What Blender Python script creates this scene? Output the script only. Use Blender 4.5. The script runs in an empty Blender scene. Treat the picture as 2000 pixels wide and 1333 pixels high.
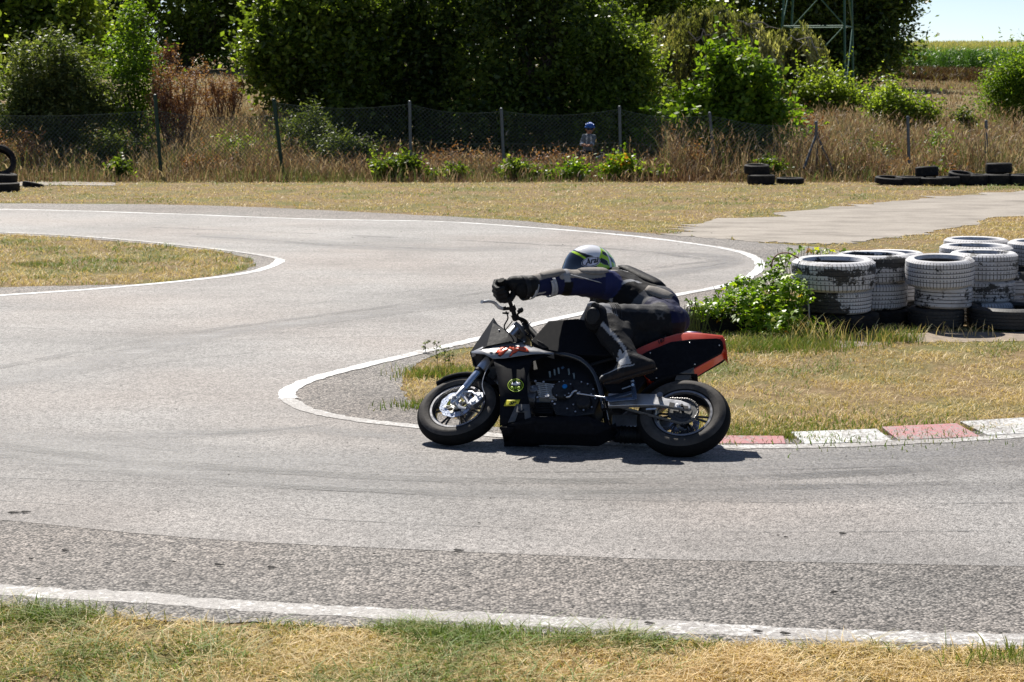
import bpy, math, random
import numpy as np
from mathutils import Vector, Matrix, Euler
from mathutils.geometry import tessellate_polygon
R = math.radians
random.seed(7); rng = np.random.default_rng(11)
SC = bpy.context.scene
COL = SC.collection
# ------------------------------------------------------------------ camera
CAM_H, FPX, PITCH = 1.95, 3700.0, math.atan((666.5 - 160) / 3700.0)
cd = bpy.data.cameras.new('camera'); cam = bpy.data.objects.new('camera', cd); COL.objects.link(cam)
cam.location = (0, 0, CAM_H); cam.rotation_euler = (R(90) - PITCH, 0, 0)
cd.sensor_width = 36; cd.lens = FPX / 2000 * 36; cd.clip_end = 3000; cd.clip_start = .1
cd.dof.use_dof = True; cd.dof.focus_distance = 10.2; cd.dof.aperture_fstop = 13
SC.camera = cam
# ------------------------------------------------------------------ world + sun
SUN_EL, SUN_AZ = R(47.5), R(-17)          # azimuth measured from +Y towards +X
w = bpy.data.worlds.new('World'); SC.world = w; w.use_nodes = True
nt = w.node_tree; sky = nt.nodes.new('ShaderNodeTexSky'); sky.sky_type = 'NISHITA'
sky.sun_disc = False; sky.sun_elevation = SUN_EL; sky.sun_rotation = SUN_AZ
sky.air_density = 0.5; sky.dust_density = 0.3; sky.ozone_density = 0.0
nt.links.new(sky.outputs[0], nt.nodes['Background'].inputs[0]); nt.nodes['Background'].inputs[1].default_value = .072
ld = bpy.data.lights.new('sun', 'SUN'); ld.energy = 5.0; ld.angle = R(.53); ld.color = (1, .95, .87)
sun = bpy.data.objects.new('sun', ld); COL.objects.link(sun)
SD = Vector((math.sin(SUN_AZ) * math.cos(SUN_EL), math.cos(SUN_AZ) * math.cos(SUN_EL), math.sin(SUN_EL)))
sun.rotation_euler = SD.to_track_quat('Z', 'Y').to_euler()
SC.view_settings.view_transform = 'Standard'; SC.view_settings.look = 'None'
SC.view_settings.exposure = 0.75; SC.view_settings.gamma = 1
# ------------------------------------------------------------------ the photo's lens as a survey tool
_f = np.array([0, math.cos(PITCH), -math.sin(PITCH)]); _u = np.array([0, math.sin(PITCH), math.cos(PITCH)])
def ray(px, py):
    return np.array([(px - 1000) / FPX, 0, 0]) + _f + _u * ((666.5 - py) / FPX)
def G(px, py, z=0.0):
    d = ray(px, py); t = (z - CAM_H) / d[2]
    return (d[0] * t, d[1] * t, z)
def W(px, py, Y):
    d = ray(px, py); t = Y / d[1]
    return (d[0] * t, Y, CAM_H + d[2] * t)
# ------------------------------------------------------------------ tags
def tag(o, label=None, cat=None, group=None, kind=None):
    if label: o['label'] = label
    if cat: o['category'] = cat
    if group: o['group'] = group
    if kind: o['kind'] = kind
    return o
def empty(name, loc=(0, 0, 0), parent=None):
    o = bpy.data.objects.new(name, None); COL.objects.link(o); o.location = loc
    o.empty_display_size = .1
    if parent: o.parent = parent
    return o
def npmesh(name, V, F, mat=None, parent=None, attrs=None, smooth=False, corner=None):
    V = np.asarray(V, dtype=np.float32).reshape(-1, 3); F = np.asarray(F, dtype=np.int32)
    me = bpy.data.meshes.new(name); k = F.shape[1]
    me.vertices.add(len(V)); me.vertices.foreach_set('co', V.ravel())
    me.loops.add(F.size); me.loops.foreach_set('vertex_index', F.ravel())
    me.polygons.add(len(F)); me.polygons.foreach_set('loop_start', np.arange(0, F.size, k, dtype=np.int32))
    me.polygons.foreach_set('loop_total', np.full(len(F), k, dtype=np.int32))
    if smooth: me.polygons.foreach_set('use_smooth', np.ones(len(F), dtype=bool))
    for n, a in (attrs or {}).items():
        at = me.attributes.new(n, 'FLOAT', 'POINT'); at.data.foreach_set('value', np.asarray(a, dtype=np.float32).ravel())
    me.update(calc_edges=True); me.validate()
    if mat: me.materials.append(mat)
    o = bpy.data.objects.new(name, me); COL.objects.link(o)
    if parent: o.parent = parent
    return o
# ------------------------------------------------------------------ materials
def new_mat(name):
    m = bpy.data.materials.new(name); m.use_nodes = True
    return m, m.node_tree, m.node_tree.nodes['Principled BSDF']
class NT:
    def __init__(s, nt): s.nt = nt
    def n(s, t, **k):
        x = s.nt.nodes.new('ShaderNode' + t)
        for a, b in k.items(): setattr(x, a, b)
        return x
    def l(s, a, b): s.nt.links.new(a, b)
    def coord(s, kind='Object', scale=(1, 1, 1)):
        c = s.n('TexCoord'); m = s.n('Mapping'); m.inputs['Scale'].default_value = scale
        s.l(c.outputs[kind], m.inputs[0]); return m.outputs[0]
    def noise(s, co, scale, detail=4, rough=.55, dist=0):
        x = s.n('TexNoise'); x.inputs['Scale'].default_value = scale; x.inputs['Detail'].default_value = detail
        x.inputs['Roughness'].default_value = rough; x.inputs['Distortion'].default_value = dist
        s.l(co, x.inputs['Vector']); return x.outputs['Fac']
    def vor(s, co, scale, feature='F1', out='Distance'):
        x = s.n('TexVoronoi'); x.feature = feature; x.inputs['Scale'].default_value = scale
        s.l(co, x.inputs['Vector']); return x.outputs[out]
    def ramp(s, fac, stops):
        x = s.n('ValToRGB'); e = x.color_ramp.elements
        while len(e) < len(stops): e.new(.5)
        for i, (p, c) in enumerate(stops):
            e[i].position = p; e[i].color = (*c, 1) if not isinstance(c, (int, float)) else (c, c, c, 1)
        s.l(fac, x.inputs[0]); return x.outputs[0]
    def mix(s, fac, a, b, mode='MIX'):
        x = s.n('Mix', data_type='RGBA', blend_type=mode)
        for v, i in ((fac, 0), (a, 6), (b, 7)):
            if isinstance(v, (int, float)): x.inputs[i].default_value = v if i == 0 else (v, v, v, 1)
            elif isinstance(v, tuple): x.inputs[i].default_value = (*v, 1)
            else: s.l(v, x.inputs[i])
        return x.outputs[2]
    def math(s, op, a, b=0.0, clamp=False):
        x = s.n('Math', operation=op); x.use_clamp = clamp
        for v, i in ((a, 0), (b, 1)):
            if isinstance(v, (int, float)): x.inputs[i].default_value = v
            else: s.l(v, x.inputs[i])
        return x.outputs[0]
    def bump(s, h, p, strength=.3, dist=.01):
        x = s.n('Bump'); x.inputs['Strength'].default_value = strength; x.inputs['Distance'].default_value = dist
        s.l(h, x.inputs['Height']); s.l(x.outputs[0], p.inputs['Normal']); return x
def simple(name, c, rough=.5, metal=0, var=.15, scale=30, bump=0, spec=.3, coat=0, dirt=None):
    m, nt, p = new_mat(name); N = NT(nt); co = N.coord()
    n = N.noise(co, scale, 5, .6)
    lo = tuple(x * (1 - var) for x in c); hi = tuple(min(1, x * (1 + var)) for x in c)
    col = N.ramp(n, [(.3, lo), (.7, hi)])
    if dirt:
        d = N.noise(co, scale * .25, 6, .7); col = N.mix(N.ramp(d, [(.5, 0.), (.68, dirt[1])]), col, dirt[0])
    N.l(col, p.inputs['Base Color'])
    N.l(N.ramp(n, [(.2, max(0, rough - .08)), (.8, min(1, rough + .1))]), p.inputs['Roughness'])
    p.inputs['Metallic'].default_value = metal; p.inputs['Specular IOR Level'].default_value = spec
    p.inputs['Coat Weight'].default_value = coat; p.inputs['Coat Roughness'].default_value = .12
    if bump: N.bump(N.noise(co, scale * 4, 4), p, bump, .004)
    return m
# ------------------------------------------------------------------ list-based mesh builder
class MB:
    def __init__(s): s.v = []; s.f = []
    def add(s, v, f):
        b = len(s.v); s.v += [tuple(p) for p in v]; s.f += [tuple(b + i for i in q) for q in f]; return s
    def box(s, c, d, rot=None):
        v = [Vector((x * d[0] / 2, y * d[1] / 2, z * d[2] / 2)) for x in (-1, 1) for y in (-1, 1) for z in (-1, 1)]
        if rot: e = Euler(rot).to_matrix(); v = [e @ p for p in v]
        return s.add([p + Vector(c) for p in v], [(0, 1, 3, 2), (4, 6, 7, 5), (0, 4, 5, 1), (2, 3, 7, 6), (0, 2, 6, 4), (1, 5, 7, 3)])
    def tube(s, pts, r, n=10, caps=True, flat=1.0):
        P = [Vector(p) for p in pts]; rs = r if isinstance(r, (list, tuple)) else [r] * len(P)
        v = []; f = []; side = None
        for i, p in enumerate(P):
            t = ((P[min(i + 1, len(P) - 1)] - P[max(i - 1, 0)])).normalized()
            if side is None: side = t.cross(Vector((.13, .2, 1)) if abs(t.z) < .9 else Vector((1, .2, .1))).normalized()
            side = (side - t * side.dot(t)).normalized(); up = t.cross(side)
            for k in range(n):
                a = 2 * math.pi * k / n
                v.append(p + side * math.cos(a) * rs[i] + up * math.sin(a) * rs[i] * flat)
        for i in range(len(P) - 1):
            for k in range(n):
                f.append((i * n + k, i * n + (k + 1) % n, (i + 1) * n + (k + 1) % n, (i + 1) * n + k))
        if caps: f.append(tuple(range(n - 1, -1, -1))); f.append(tuple((len(P) - 1) * n + k for k in range(n)))
        return s.add(v, f)
    def lathe(s, prof, c=(0, 0, 0), n=48, axis='Y', closed=False, a0=0, a1=2 * math.pi):
        # prof: list of (r, h); h runs along the axis
        full = abs(a1 - a0 - 2 * math.pi) < 1e-6; m = n if full else n + 1
        v = []; f = []; c = Vector(c); k = len(prof)
        for i in range(m):
            a = a0 + (a1 - a0) * i / n
            for r, h in prof:
                q = (r * math.cos(a), h, r * math.sin(a)) if axis == 'Y' else (r * math.cos(a), r * math.sin(a), h) if axis == 'Z' else (h, r * math.cos(a), r * math.sin(a))
                v.append(c + Vector(q))
        kk = k if closed else k - 1
        for i in range(n):
            j = (i + 1) % m
            for t in range(kk):
                u = (t + 1) % k; f.append((i * k + t, i * k + u, j * k + u, j * k + t))
        return s.add(v, f)
    def prism(s, poly, y0, y1, plane='XZ', inset=0):
        n = len(poly)
        def q(a, b, y): return (a, y, b) if plane == 'XZ' else (a, b, y) if plane == 'XY' else (y, a, b)
        v = [q(a, b, y0) for a, b in poly] + [q(a, b, y1) for a, b in poly]
        f = [(i, (i + 1) % n, n + (i + 1) % n, n + i) for i in range(n)]
        tri = tessellate_polygon([[Vector((a, b, 0)) for a, b in poly]])
        for t in tri: f.append(tuple(t)); f.append(tuple(n + i for i in reversed(t)))
        return s.add(v, f)
    def loft(s, secs, caps=True, closed=True):
        n = len(secs[0]); v = [p for q in secs for p in q]; f = []
        for i in range(len(secs) - 1):
            for k in range(n if closed else n - 1):
                f.append((i * n + k, i * n + (k + 1) % n, (i + 1) * n + (k + 1) % n, (i + 1) * n + k))
        if caps and closed: f.append(tuple(range(n - 1, -1, -1))); f.append(tuple((len(secs) - 1) * n + k for k in range(n)))
        return s.add(v, f)
    def ball(s, c, r, n=12, m=8):
        v = []; f = []; rr = r if isinstance(r, tuple) else (r, r, r)
        for i in range(m + 1):
            t = math.pi * i / m
            for k in range(n):
                a = 2 * math.pi * k / n
                v.append((c[0] + rr[0] * math.sin(t) * math.cos(a), c[1] + rr[1] * math.sin(t) * math.sin(a), c[2] + rr[2] * math.cos(t)))
        for i in range(m):
            for k in range(n): f.append((i * n + k, i * n + (k + 1) % n, (i + 1) * n + (k + 1) % n, (i + 1) * n + k))
        return s.add(v, f)
    def build(s, name, mat, parent=None, angle=35, bevel=0, seg=2, sub=0, solid=0):
        me = bpy.data.meshes.new(name); me.from_pydata([tuple(p) for p in s.v], [], s.f); me.validate(); me.update()
        import bmesh
        bm = bmesh.new(); bm.from_mesh(me); bmesh.ops.remove_doubles(bm, verts=bm.verts, dist=1e-5)
        bmesh.ops.recalc_face_normals(bm, faces=bm.faces); bm.to_mesh(me); bm.free()
        for p in me.polygons: p.use_smooth = True
        me.set_sharp_from_angle(angle=R(angle)); me.materials.append(mat)
        o = bpy.data.objects.new(name, me); COL.objects.link(o)
        if parent: o.parent = parent
        if solid: m = o.modifiers.new('solid', 'SOLIDIFY'); m.thickness = solid; m.offset = -1
        if bevel: m = o.modifiers.new('bevel', 'BEVEL'); m.width = bevel; m.segments = seg; m.limit_method = 'ANGLE'; m.angle_limit = R(32)
        if sub: m = o.modifiers.new('sub', 'SUBSURF'); m.levels = sub; m.render_levels = sub
        return o
def copy_tree(o, parent=None):
    c = o.copy(); COL.objects.link(c); c.parent = parent
    for ch in list(o.children): copy_tree(ch, c)
    return c
def catmull(P, n=8, closed=False):
    P = [np.array(p, float) for p in P]; out = []; m = len(P)
    for i in range(m if closed else m - 1):
        p0 = P[(i - 1) % m] if closed or i > 0 else 2 * P[0] - P[1]
        p1 = P[i]; p2 = P[(i + 1) % m]; p3 = P[(i + 2) % m] if closed or i < m - 2 else 2 * P[-1] - P[-2]
        for k in range(n):
            t = k / n
            out.append(.5 * ((2 * p1) + (-p0 + p2) * t + (2 * p0 - 5 * p1 + 4 * p2 - p3) * t * t + (-p0 + 3 * p1 - 3 * p2 + p3) * t ** 3))
    if not closed: out.append(P[-1])
    return out
# ================================================================== GROUND AND TRACK
def smooth(x, a, b):
    t = np.clip((x - a) / (b - a), 0, 1); return t * t * (3 - 2 * t)
def H(X, Y):
    X = np.asarray(X, float); Y = np.asarray(Y, float)
    right = np.interp(Y, [0, 43, 50, 70, 90, 130, 140, 260, 420, 900], [0, 0, .12, .7, 1.55, 2.3, 2.5, 5.3, 6.2, 3])
    left = np.interp(Y, [0, 43, 50, 58, 80, 120, 260, 420, 900], [0, 0, .75, 1.35, 2.5, 3.2, 5.3, 6.2, 3])
    s = smooth(-X / np.maximum(Y, 1), .06, .13)
    z = right * (1 - s) + left * s
    z = z + .05 * np.sin(X * .9 + Y * .7) * np.clip((Y - 43) / 8, 0, 1) + .35 * np.sin(X * .11 + 1) * np.clip((Y - 60) / 40, 0, 1) * (Y < 125)
    return z
ys = np.concatenate([np.linspace(-15, 4, 6), np.linspace(5, 42, 60), np.linspace(43, 70, 60), np.geomspace(71, 900, 70)])
xs = np.concatenate([-np.geomspace(400, 31, 16), np.linspace(-30, 30, 90), np.geomspace(31, 400, 16)])
XX, YY = np.meshgrid(xs, ys); V = np.stack([XX, YY, H(XX, YY)], -1).reshape(-1, 3)
nx = len(xs); F = [(j * nx + i, j * nx + i + 1, (j + 1) * nx + i + 1, (j + 1) * nx + i) for j in range(len(ys) - 1) for i in range(nx - 1)]
m_soil, nt, p = new_mat('dry_turf_soil'); N = NT(nt); co = N.coord()
a = N.noise(co, .9, 6, .6); b = N.noise(co, 14, 6, .7); c = N.noise(co, 90, 3, .7)
col = N.ramp(b, [(.3, (.11, .075, .04)), (.5, (.24, .17, .09)), (.7, (.38, .28, .165))])
col = N.mix(N.ramp(a, [(.45, 0.), (.62, .75)]), col, (.13, .15, .045))
col = N.mix(N.ramp(c, [(.35, .45), (.6, 0.)]), col, (.09, .07, .04))
N.l(col, p.inputs['Base Color']); p.inputs['Roughness'].default_value = .95; p.inputs['Specular IOR Level'].default_value = .1
N.bump(c, p, .6, .02)
tag(npmesh('ground', V, F, m_soil, smooth=True), kind='structure')

def gpoly(pxs, n=8):
    P = [G(x, y)[:2] for x, y in pxs]; return [tuple(q) for q in catmull(P, n)]
def jitter(P, amp, step=.12):
    out = []; P = [np.array(p) for p in P]
    for i in range(len(P) - 1):
        d = P[i + 1] - P[i]; L = np.linalg.norm(d); k = max(1, int(L / step))
        for j in range(k):
            q = P[i] + d * j / k; nrm = np.array([-d[1], d[0]]) / max(L, 1e-6); out.append(tuple(q + nrm * rng.normal(0, amp)))
    out.append(tuple(P[-1])); return out
def sheet(name, P, z, mat):
    tri = tessellate_polygon([[Vector((x, y, 0)) for x, y in P]])
    T = []
    for t in tri:
        a, b, c = [P[i] for i in t]
        if (b[0] - a[0]) * (c[1] - a[1]) - (b[1] - a[1]) * (c[0] - a[0]) < 0: t = (t[0], t[2], t[1])
        T.append(t)
    o = npmesh(name, [(x, y, z) for x, y in P], T, mat)
    return tag(o, kind='structure')
# outlines surveyed from the photograph (pixels on the ground plane)
far_edge = jitter(gpoly([(-1500, 392), (-600, 395), (0, 398), (400, 402), (700, 415), (1000, 431), (1150, 447), (1290, 459), (1400, 466), (1500, 476), (1600, 484), (1640, 492)]), .03, .3)
isl_edge = jitter(gpoly([(1640, 500), (1570, 520), (1530, 545), (1440, 588), (1340, 612), (1200, 640), (1000, 672), (880, 685), (815, 712), (788, 745), (795, 775), (830, 800), (900, 822), (1000, 842), (1200, 858), (1400, 861), (1600, 858), (1800, 850), (2000, 838), (2600, 780), (3400, 690)]), .018, .12)
low_edge = jitter(gpoly([(3400, 1300), (2600, 1290), (2000, 1272), (1600, 1266), (1300, 1253), (1000, 1240), (800, 1230), (400, 1217), (180, 1207), (0, 1188), (-700, 1120), (-2200, 960)]), .018, .08)
lisl_edge = jitter(gpoly([(-1500, 640), (-500, 590), (0, 563), (150, 559), (300, 554), (420, 540), (480, 528), (497, 517), (480, 504), (400, 489), (200, 470), (0, 459), (-500, 440), (-1500, 425)]), .018, .15)
PAVED = far_edge + isl_edge + low_edge + lisl_edge
seam = gpoly([(3400, 1130), (2600, 1122), (2000, 1109), (1300, 1095), (900, 1080), (400, 1055), (0, 1018), (-700, 955), (-2200, 850)])
line_far = gpoly([(-1500, 400), (-600, 404), (0, 410), (300, 418), (600, 429), (850, 434), (1000, 443), (1200, 459), (1350, 477), (1430, 490), (1470, 503), (1484, 519), (1474, 535), (1430, 556), (1300, 582), (1100, 622), (930, 665), (830, 688), (700, 719), (610, 743), (563, 767), (572, 789), (620, 808), (700, 823), (800, 834), (950, 851), (1150, 867), (1350, 875), (1550, 875), (1750, 868), (2000, 853), (2600, 800), (3400, 705)], 10)
line_lisl = gpoly([(-1500, 680), (-600, 620), (0, 579), (200, 565), (400, 546), (490, 533), (535, 519), (545, 508), (510, 500), (470, 494), (380, 483), (200, 466), (0, 455), (-600, 434), (-1500, 418)], 10)
line_low = gpoly([(3400, 1275), (2600, 1268), (2000, 1252), (1600, 1242), (1300, 1226), (1000, 1213), (500, 1187), (250, 1168), (0, 1153), (-700, 1085), (-2200, 930)], 10)
TRACK = line_far + seam + line_lisl
def asphalt(name, lo, hi, cells, contrast, bumpd):
    m, nt, p = new_mat(name); N = NT(nt); co = N.coord(); st = N.coord('Object', (.3, 1.8, 1))
    big = N.noise(co, .5, 5, .6); mid = N.noise(st, 1.9, 6, .7); g = N.noise(co, cells * .9, 3, .8)
    v = N.vor(co, cells, 'F1', 'Color'); vd = N.vor(co, cells); v2 = N.vor(co, cells * .43, 'F1', 'Color')
    bw = N.n('SeparateColor'); N.l(v, bw.inputs[0]); bw2 = N.n('SeparateColor'); N.l(v2, bw2.inputs[0])
    k = N.math('ADD', N.math('MULTIPLY', bw.outputs[0], .62), N.math('MULTIPLY', bw2.outputs[1], .38))
    k = N.math('ADD', N.math('MULTIPLY', k, .7), N.math('MULTIPLY', g, .35))
    avg = tuple((a + b) / 2 for a, b in zip(lo, hi))
    col = N.ramp(k, [(.22, lo), (.5, avg), (.82, hi)])
    col = N.mix(N.ramp(vd, [(.35, 0.), (.75, contrast)]), col, tuple(x * .3 for x in lo))
    col = N.mix(1., col, N.ramp(big, [(.3, .72), (.5, 1.), (.7, 1.16)]), 'MULTIPLY')
    col = N.mix(1., col, N.ramp(mid, [(.3, .84), (.55, 1.), (.7, 1.05)]), 'MULTIPLY')
    col = N.mix(N.ramp(N.noise(co, .33, 3, .5), [(.4, 0.), (.65, .8)]), col, N.mix(1., col, (1.06, .965, .91), 'MULTIPLY'))
    N.l(col, p.inputs['Base Color']); p.inputs['Roughness'].default_value = .75; p.inputs['Specular IOR Level'].default_value = .4
    N.bump(N.math('SUBTRACT', N.math('MULTIPLY', g, 1.2), vd), p, .7, bumpd)
    return m
m_track = asphalt('worn_track_asphalt', (.115, .109, .104), (.45, .432, .415), 120, .5, .006)
m_coarse = asphalt('coarse_grey_asphalt', (.034, .030, .027), (.46, .425, .39), 82, .85, .012)
sheet('track_shoulder', PAVED, .004, m_coarse)
sheet('track', jitter(TRACK, .002, 2), .0052, m_track)
# dusty pad running off to the right
PAD = jitter(gpoly([(1300, 458), (1340, 447), (1420, 431), (1560, 413), (1700, 397), (1850, 384), (2000, 373), (2600, 345)]), .16, .35) + jitter(gpoly([(2600, 392), (2000, 423), (1900, 440), (1800, 458), (1700, 470), (1640, 478), (1560, 476), (1460, 472), (1380, 466), (1310, 461)]), .07, .2)
m_dust, nt, p = new_mat('dusty_concrete'); N = NT(nt); co = N.coord(); st = N.coord('Object', (.55, 1.1, 1))
a = N.noise(st, 1.6, 7, .7); b = N.noise(co, 30, 4, .7); c = N.vor(co, 7)
col = N.ramp(a, [(.3, (.15, .13, .108)), (.5, (.28, .25, .215)), (.72, (.37, .33, .285))])
col = N.mix(N.ramp(b, [(.3, .5), (.5, 0.)]), col, (.14, .12, .1)); col = N.mix(N.ramp(c, [(.04, .7), (.09, 0.)]), col, (.07, .06, .05))
N.l(col, p.inputs['Base Color']); p.inputs['Roughness'].default_value = .95; N.bump(b, p, .5, .01)
sheet('dirt_path', PAD, .007, m_dust)
BARE = jitter(gpoly([(1560, 668), (1700, 660), (1800, 650), (2000, 649), (2600, 640)]), .02, .2) + jitter(gpoly([(2600, 668), (2000, 668), (1850, 668), (1760, 672), (1640, 680)]), .03, .2)
m_bare = simple('bare_tan_soil', (.24, .195, .15), .95, 0, .35, 14, .5)
sheet('bare_soil', BARE, .003, m_bare)
# concrete strip by the far left fence
sheet('concrete_strip', gpoly([(-400, 353), (0, 356), (120, 356), (225, 358)]) + gpoly([(225, 364), (120, 363), (0, 364), (-400, 360)]), .01, m_dust)
# painted lines
def strip(name, P, w, z, mat, wj=.006, step=.1):
    P = [np.array(p) for p in jitter(P, 0, step)]; L = []; n = len(P)
    for i in range(n):
        d = P[min(i + 1, n - 1)] - P[max(i - 1, 0)]; d = d / np.linalg.norm(d); q = np.array([-d[1], d[0]])
        ww = w(i / n) if callable(w) else w
        L += [(*(P[i] + q * (ww / 2 + rng.normal(0, wj))), z), (*(P[i] - q * (ww / 2 + rng.normal(0, wj))), z)]
    F = [(2 * i, 2 * i + 1, 2 * i + 3, 2 * i + 2) for i in range(n - 1)]
    return tag(npmesh(name, L, F, mat), kind='structure')
def paint(name, c, wear, scale=26, cut=None):
    m, nt, p = new_mat(name); N = NT(nt); co = N.coord()
    n1 = N.noise(co, scale, 6, .75); n2 = N.noise(co, 1.3, 4, .6); n3 = N.noise(co, 90, 3, .7)
    k = N.math('ADD', n1, N.math('MULTIPLY', N.math('SUBTRACT', n2, .5), .55))
    base = N.ramp(n3, [(.3, tuple(x * .82 for x in c)), (.7, c)])
    asph = N.ramp(n3, [(.35, (.13, .12, .115)), (.65, (.36, .34, .32))])
    col = N.mix(N.ramp(k, [(wear - .06, 1.), (wear + .05, 0.)]), base, asph)
    N.l(col, p.inputs['Base Color']); p.inputs['Roughness'].default_value = .7; N.bump(n3, p, .5, .004)
    return m
m_white = paint('worn_white_paint', (.62, .62, .62), .45)
m_white_old = paint('faded_white_paint', (.62, .615, .60), .585, 34); m_fade = paint('scrubbed_white_paint', (.52, .52, .51), .56, 40)
def cut(P, k0, k1): n = len(P); return P[int(n * k0):int(n * k1)]
strip('road_marking', cut(line_far, 0, .645), lambda t: .11, .0084, m_white); strip('road_marking', cut(line_far, .64, 1), .10, .0082, m_fade)
strip('road_marking', cut(line_lisl, 0, .5), .11, .0084, m_white); strip('road_marking', cut(line_lisl, .49, 1), .09, .0082, m_fade)
strip('road_marking', line_low, .14, .0048, m_white_old, .008, .03)
# tyre marks: thin dark arcs of rubber on the racing line
m_rub, nt, p = new_mat('rubber_mark'); N = NT(nt); co = N.coord()
n1 = N.noise(co, 60, 5, .8); n2 = N.noise(co, 1.5, 4, .6)
N.l(N.ramp(n1, [(.3, (.035, .034, .033)), (.6, (.10, .097, .094))]), p.inputs['Base Color']); p.inputs['Roughness'].default_value = .6
N.l(N.math('MULTIPLY', N.ramp(n1, [(.42, 0.), (.56, .75)]), N.ramp(n2, [(.4, 0.), (.6, 1.)])), p.inputs['Alpha'])
for i, (q, ww) in enumerate([([(0, 640), (300, 655), (480, 657), (700, 625), (900, 600)], .02), ([(150, 700), (260, 662), (420, 650), (700, 640)], .02), ([(0, 720), (200, 690), (420, 668), (700, 660), (900, 655)], .03),
     ([(380, 462), (520, 470), (680, 483), (860, 487)], .16), ([(560, 474), (700, 481), (900, 490)], .1), ([(300, 845), (420, 848), (520, 842)], .1), ([(150, 840), (350, 850), (500, 846), (640, 830)], .05),
     ([(0, 905), (400, 920), (900, 925), (1500, 920), (2000, 905)], .03), ([(0, 935), (400, 950), (1000, 975), (1600, 985), (2000, 985)], .02), ([(200, 870), (600, 905), (1200, 945), (2000, 950)], .03),
     ([(0, 600), (400, 615), (800, 570), (1100, 540), (1350, 515)], .02), ([(100, 770), (250, 720), (500, 690)], .02), ([(1000, 520), (1200, 530), (1350, 525), (1420, 515)], .05), ([(0, 980), (500, 1010), (1200, 1040), (2000, 1040)], .015), ([(-100, 860), (300, 905), (900, 940), (1500, 935), (2100, 900)], .14), ([(-100, 880), (400, 940), (1000, 965), (2100, 940)], .10), ([(-100, 740), (150, 690), (420, 645), (760, 600), (1000, 565), (1250, 530), (1400, 510)], .12), ([(1400, 512), (1250, 492), (1000, 476), (700, 462), (300, 445)], .14)]):
    strip('tyre_marks', gpoly(q, 12), ww, .0072 + i * .00006, m_rub, .002)
# broad rubbered bands, dense in the middle and fading out to both sides
def band(P, w, k):
    P = [np.array(p) for p in jitter(P, 0, .25)]; L = []; A = []; n = len(P); q8 = (-1, -.6, -.25, .25, .6, 1); a8 = (0, .5, 1, 1, .5, 0)
    for i in range(n):
        d = P[min(i + 1, n - 1)] - P[max(i - 1, 0)]; d = d / np.linalg.norm(d); q = np.array([-d[1], d[0]]); e = min(1, 6 * i / n, 6 * (n - 1 - i) / n)
        for u, v in zip(q8, a8): L.append((*(P[i] + q * w * .5 * u), .0062 + k * .0003)); A.append(v * e)
    F = [(6 * i + j, 6 * i + j + 1, 6 * i + 7 + j, 6 * i + 6 + j) for i in range(n - 1) for j in range(5)]
    tag(npmesh('tyre_marks', L, F, m_band, attrs={'soft': A}), kind='structure')
m_band, nt, p = new_mat('rubbered_band'); N = NT(nt); co = N.coord(); g = N.noise(co, 100, 3, .8); v = N.vor(co, 120, 'F1', 'Color'); n2 = N.noise(N.coord('Object', (.5, 3, 1)), 1.6, 6, .7)
bw = N.n('SeparateColor'); N.l(v, bw.inputs[0])
N.l(N.ramp(N.math('ADD', N.math('MULTIPLY', bw.outputs[0], .5), N.math('MULTIPLY', g, .5)), [(.25, (.05, .048, .047)), (.7, (.26, .25, .245))]), p.inputs['Base Color']); p.inputs['Roughness'].default_value = .6
at = N.n('Attribute', attribute_name='soft'); N.l(N.math('MULTIPLY', at.outputs['Fac'], N.ramp(n2, [(.3, .12), (.7, .75)])), p.inputs['Alpha'])
band(gpoly([(-400, 830), (0, 862), (500, 905), (1000, 925), (1500, 915), (2000, 880), (2600, 820)]), 1.0, 0)
band(gpoly([(-300, 850), (200, 915), (900, 960), (1500, 965), (2200, 950)]), .5, 1)
band(gpoly([(120, 860), (280, 850), (420, 848), (620, 842), (800, 862), (960, 880)]), .32, 2)
band(gpoly([(330, 455), (500, 468), (700, 482), (900, 488), (1050, 484)]), .9, 0)
band(gpoly([(900, 600), (1150, 560), (1330, 532), (1420, 515), (1380, 500), (1200, 490)]), .5, 1)
band(gpoly([(-200, 790), (150, 720), (420, 655), (760, 610), (1000, 575)]), .5, 2)
# kerb: alternating red and white blocks on the inside of the right-hander
m_kred = paint('kerb_red_paint', (.42, .155, .165), .47, 40); m_kwhite = paint('kerb_white_paint', (.58, .58, .575), .47, 40)
kb = [((1385, 868), (1535, 869), (1530, 861), (1385, 860), 'dark'), ((1572, 869), (1745, 864), (1712, 847), (1545, 853), 'w'),
      ((1755, 861), (1915, 855), (1868, 836), (1722, 843), 'r'), ((1930, 852), (2070, 845), (2010, 824), (1875, 832), 'w'), ((2085, 842), (2230, 832), (2160, 810), (2020, 820), 'r'),
      ((2245, 830), (2390, 818), (2310, 794), (2175, 806), 'w')]
for a, b, c, d, k in kb:
    m = MB(); P = [G(*q)[:2] for q in (a, b, c, d)]
    hs = [.006, .006, .028, .028]
    v = [(x, y, 0) for x, y in P] + [(x, y, h) for (x, y), h in zip(P, hs)]
    m.add(v, [(0, 1, 5, 4), (1, 2, 6, 5), (2, 3, 7, 6), (3, 0, 4, 7), (4, 5, 6, 7), (3, 2, 1, 0)])
    tag(m.build('kerb', m_kwhite if k == 'w' else m_kred, bevel=.012), kind='structure')
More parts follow.
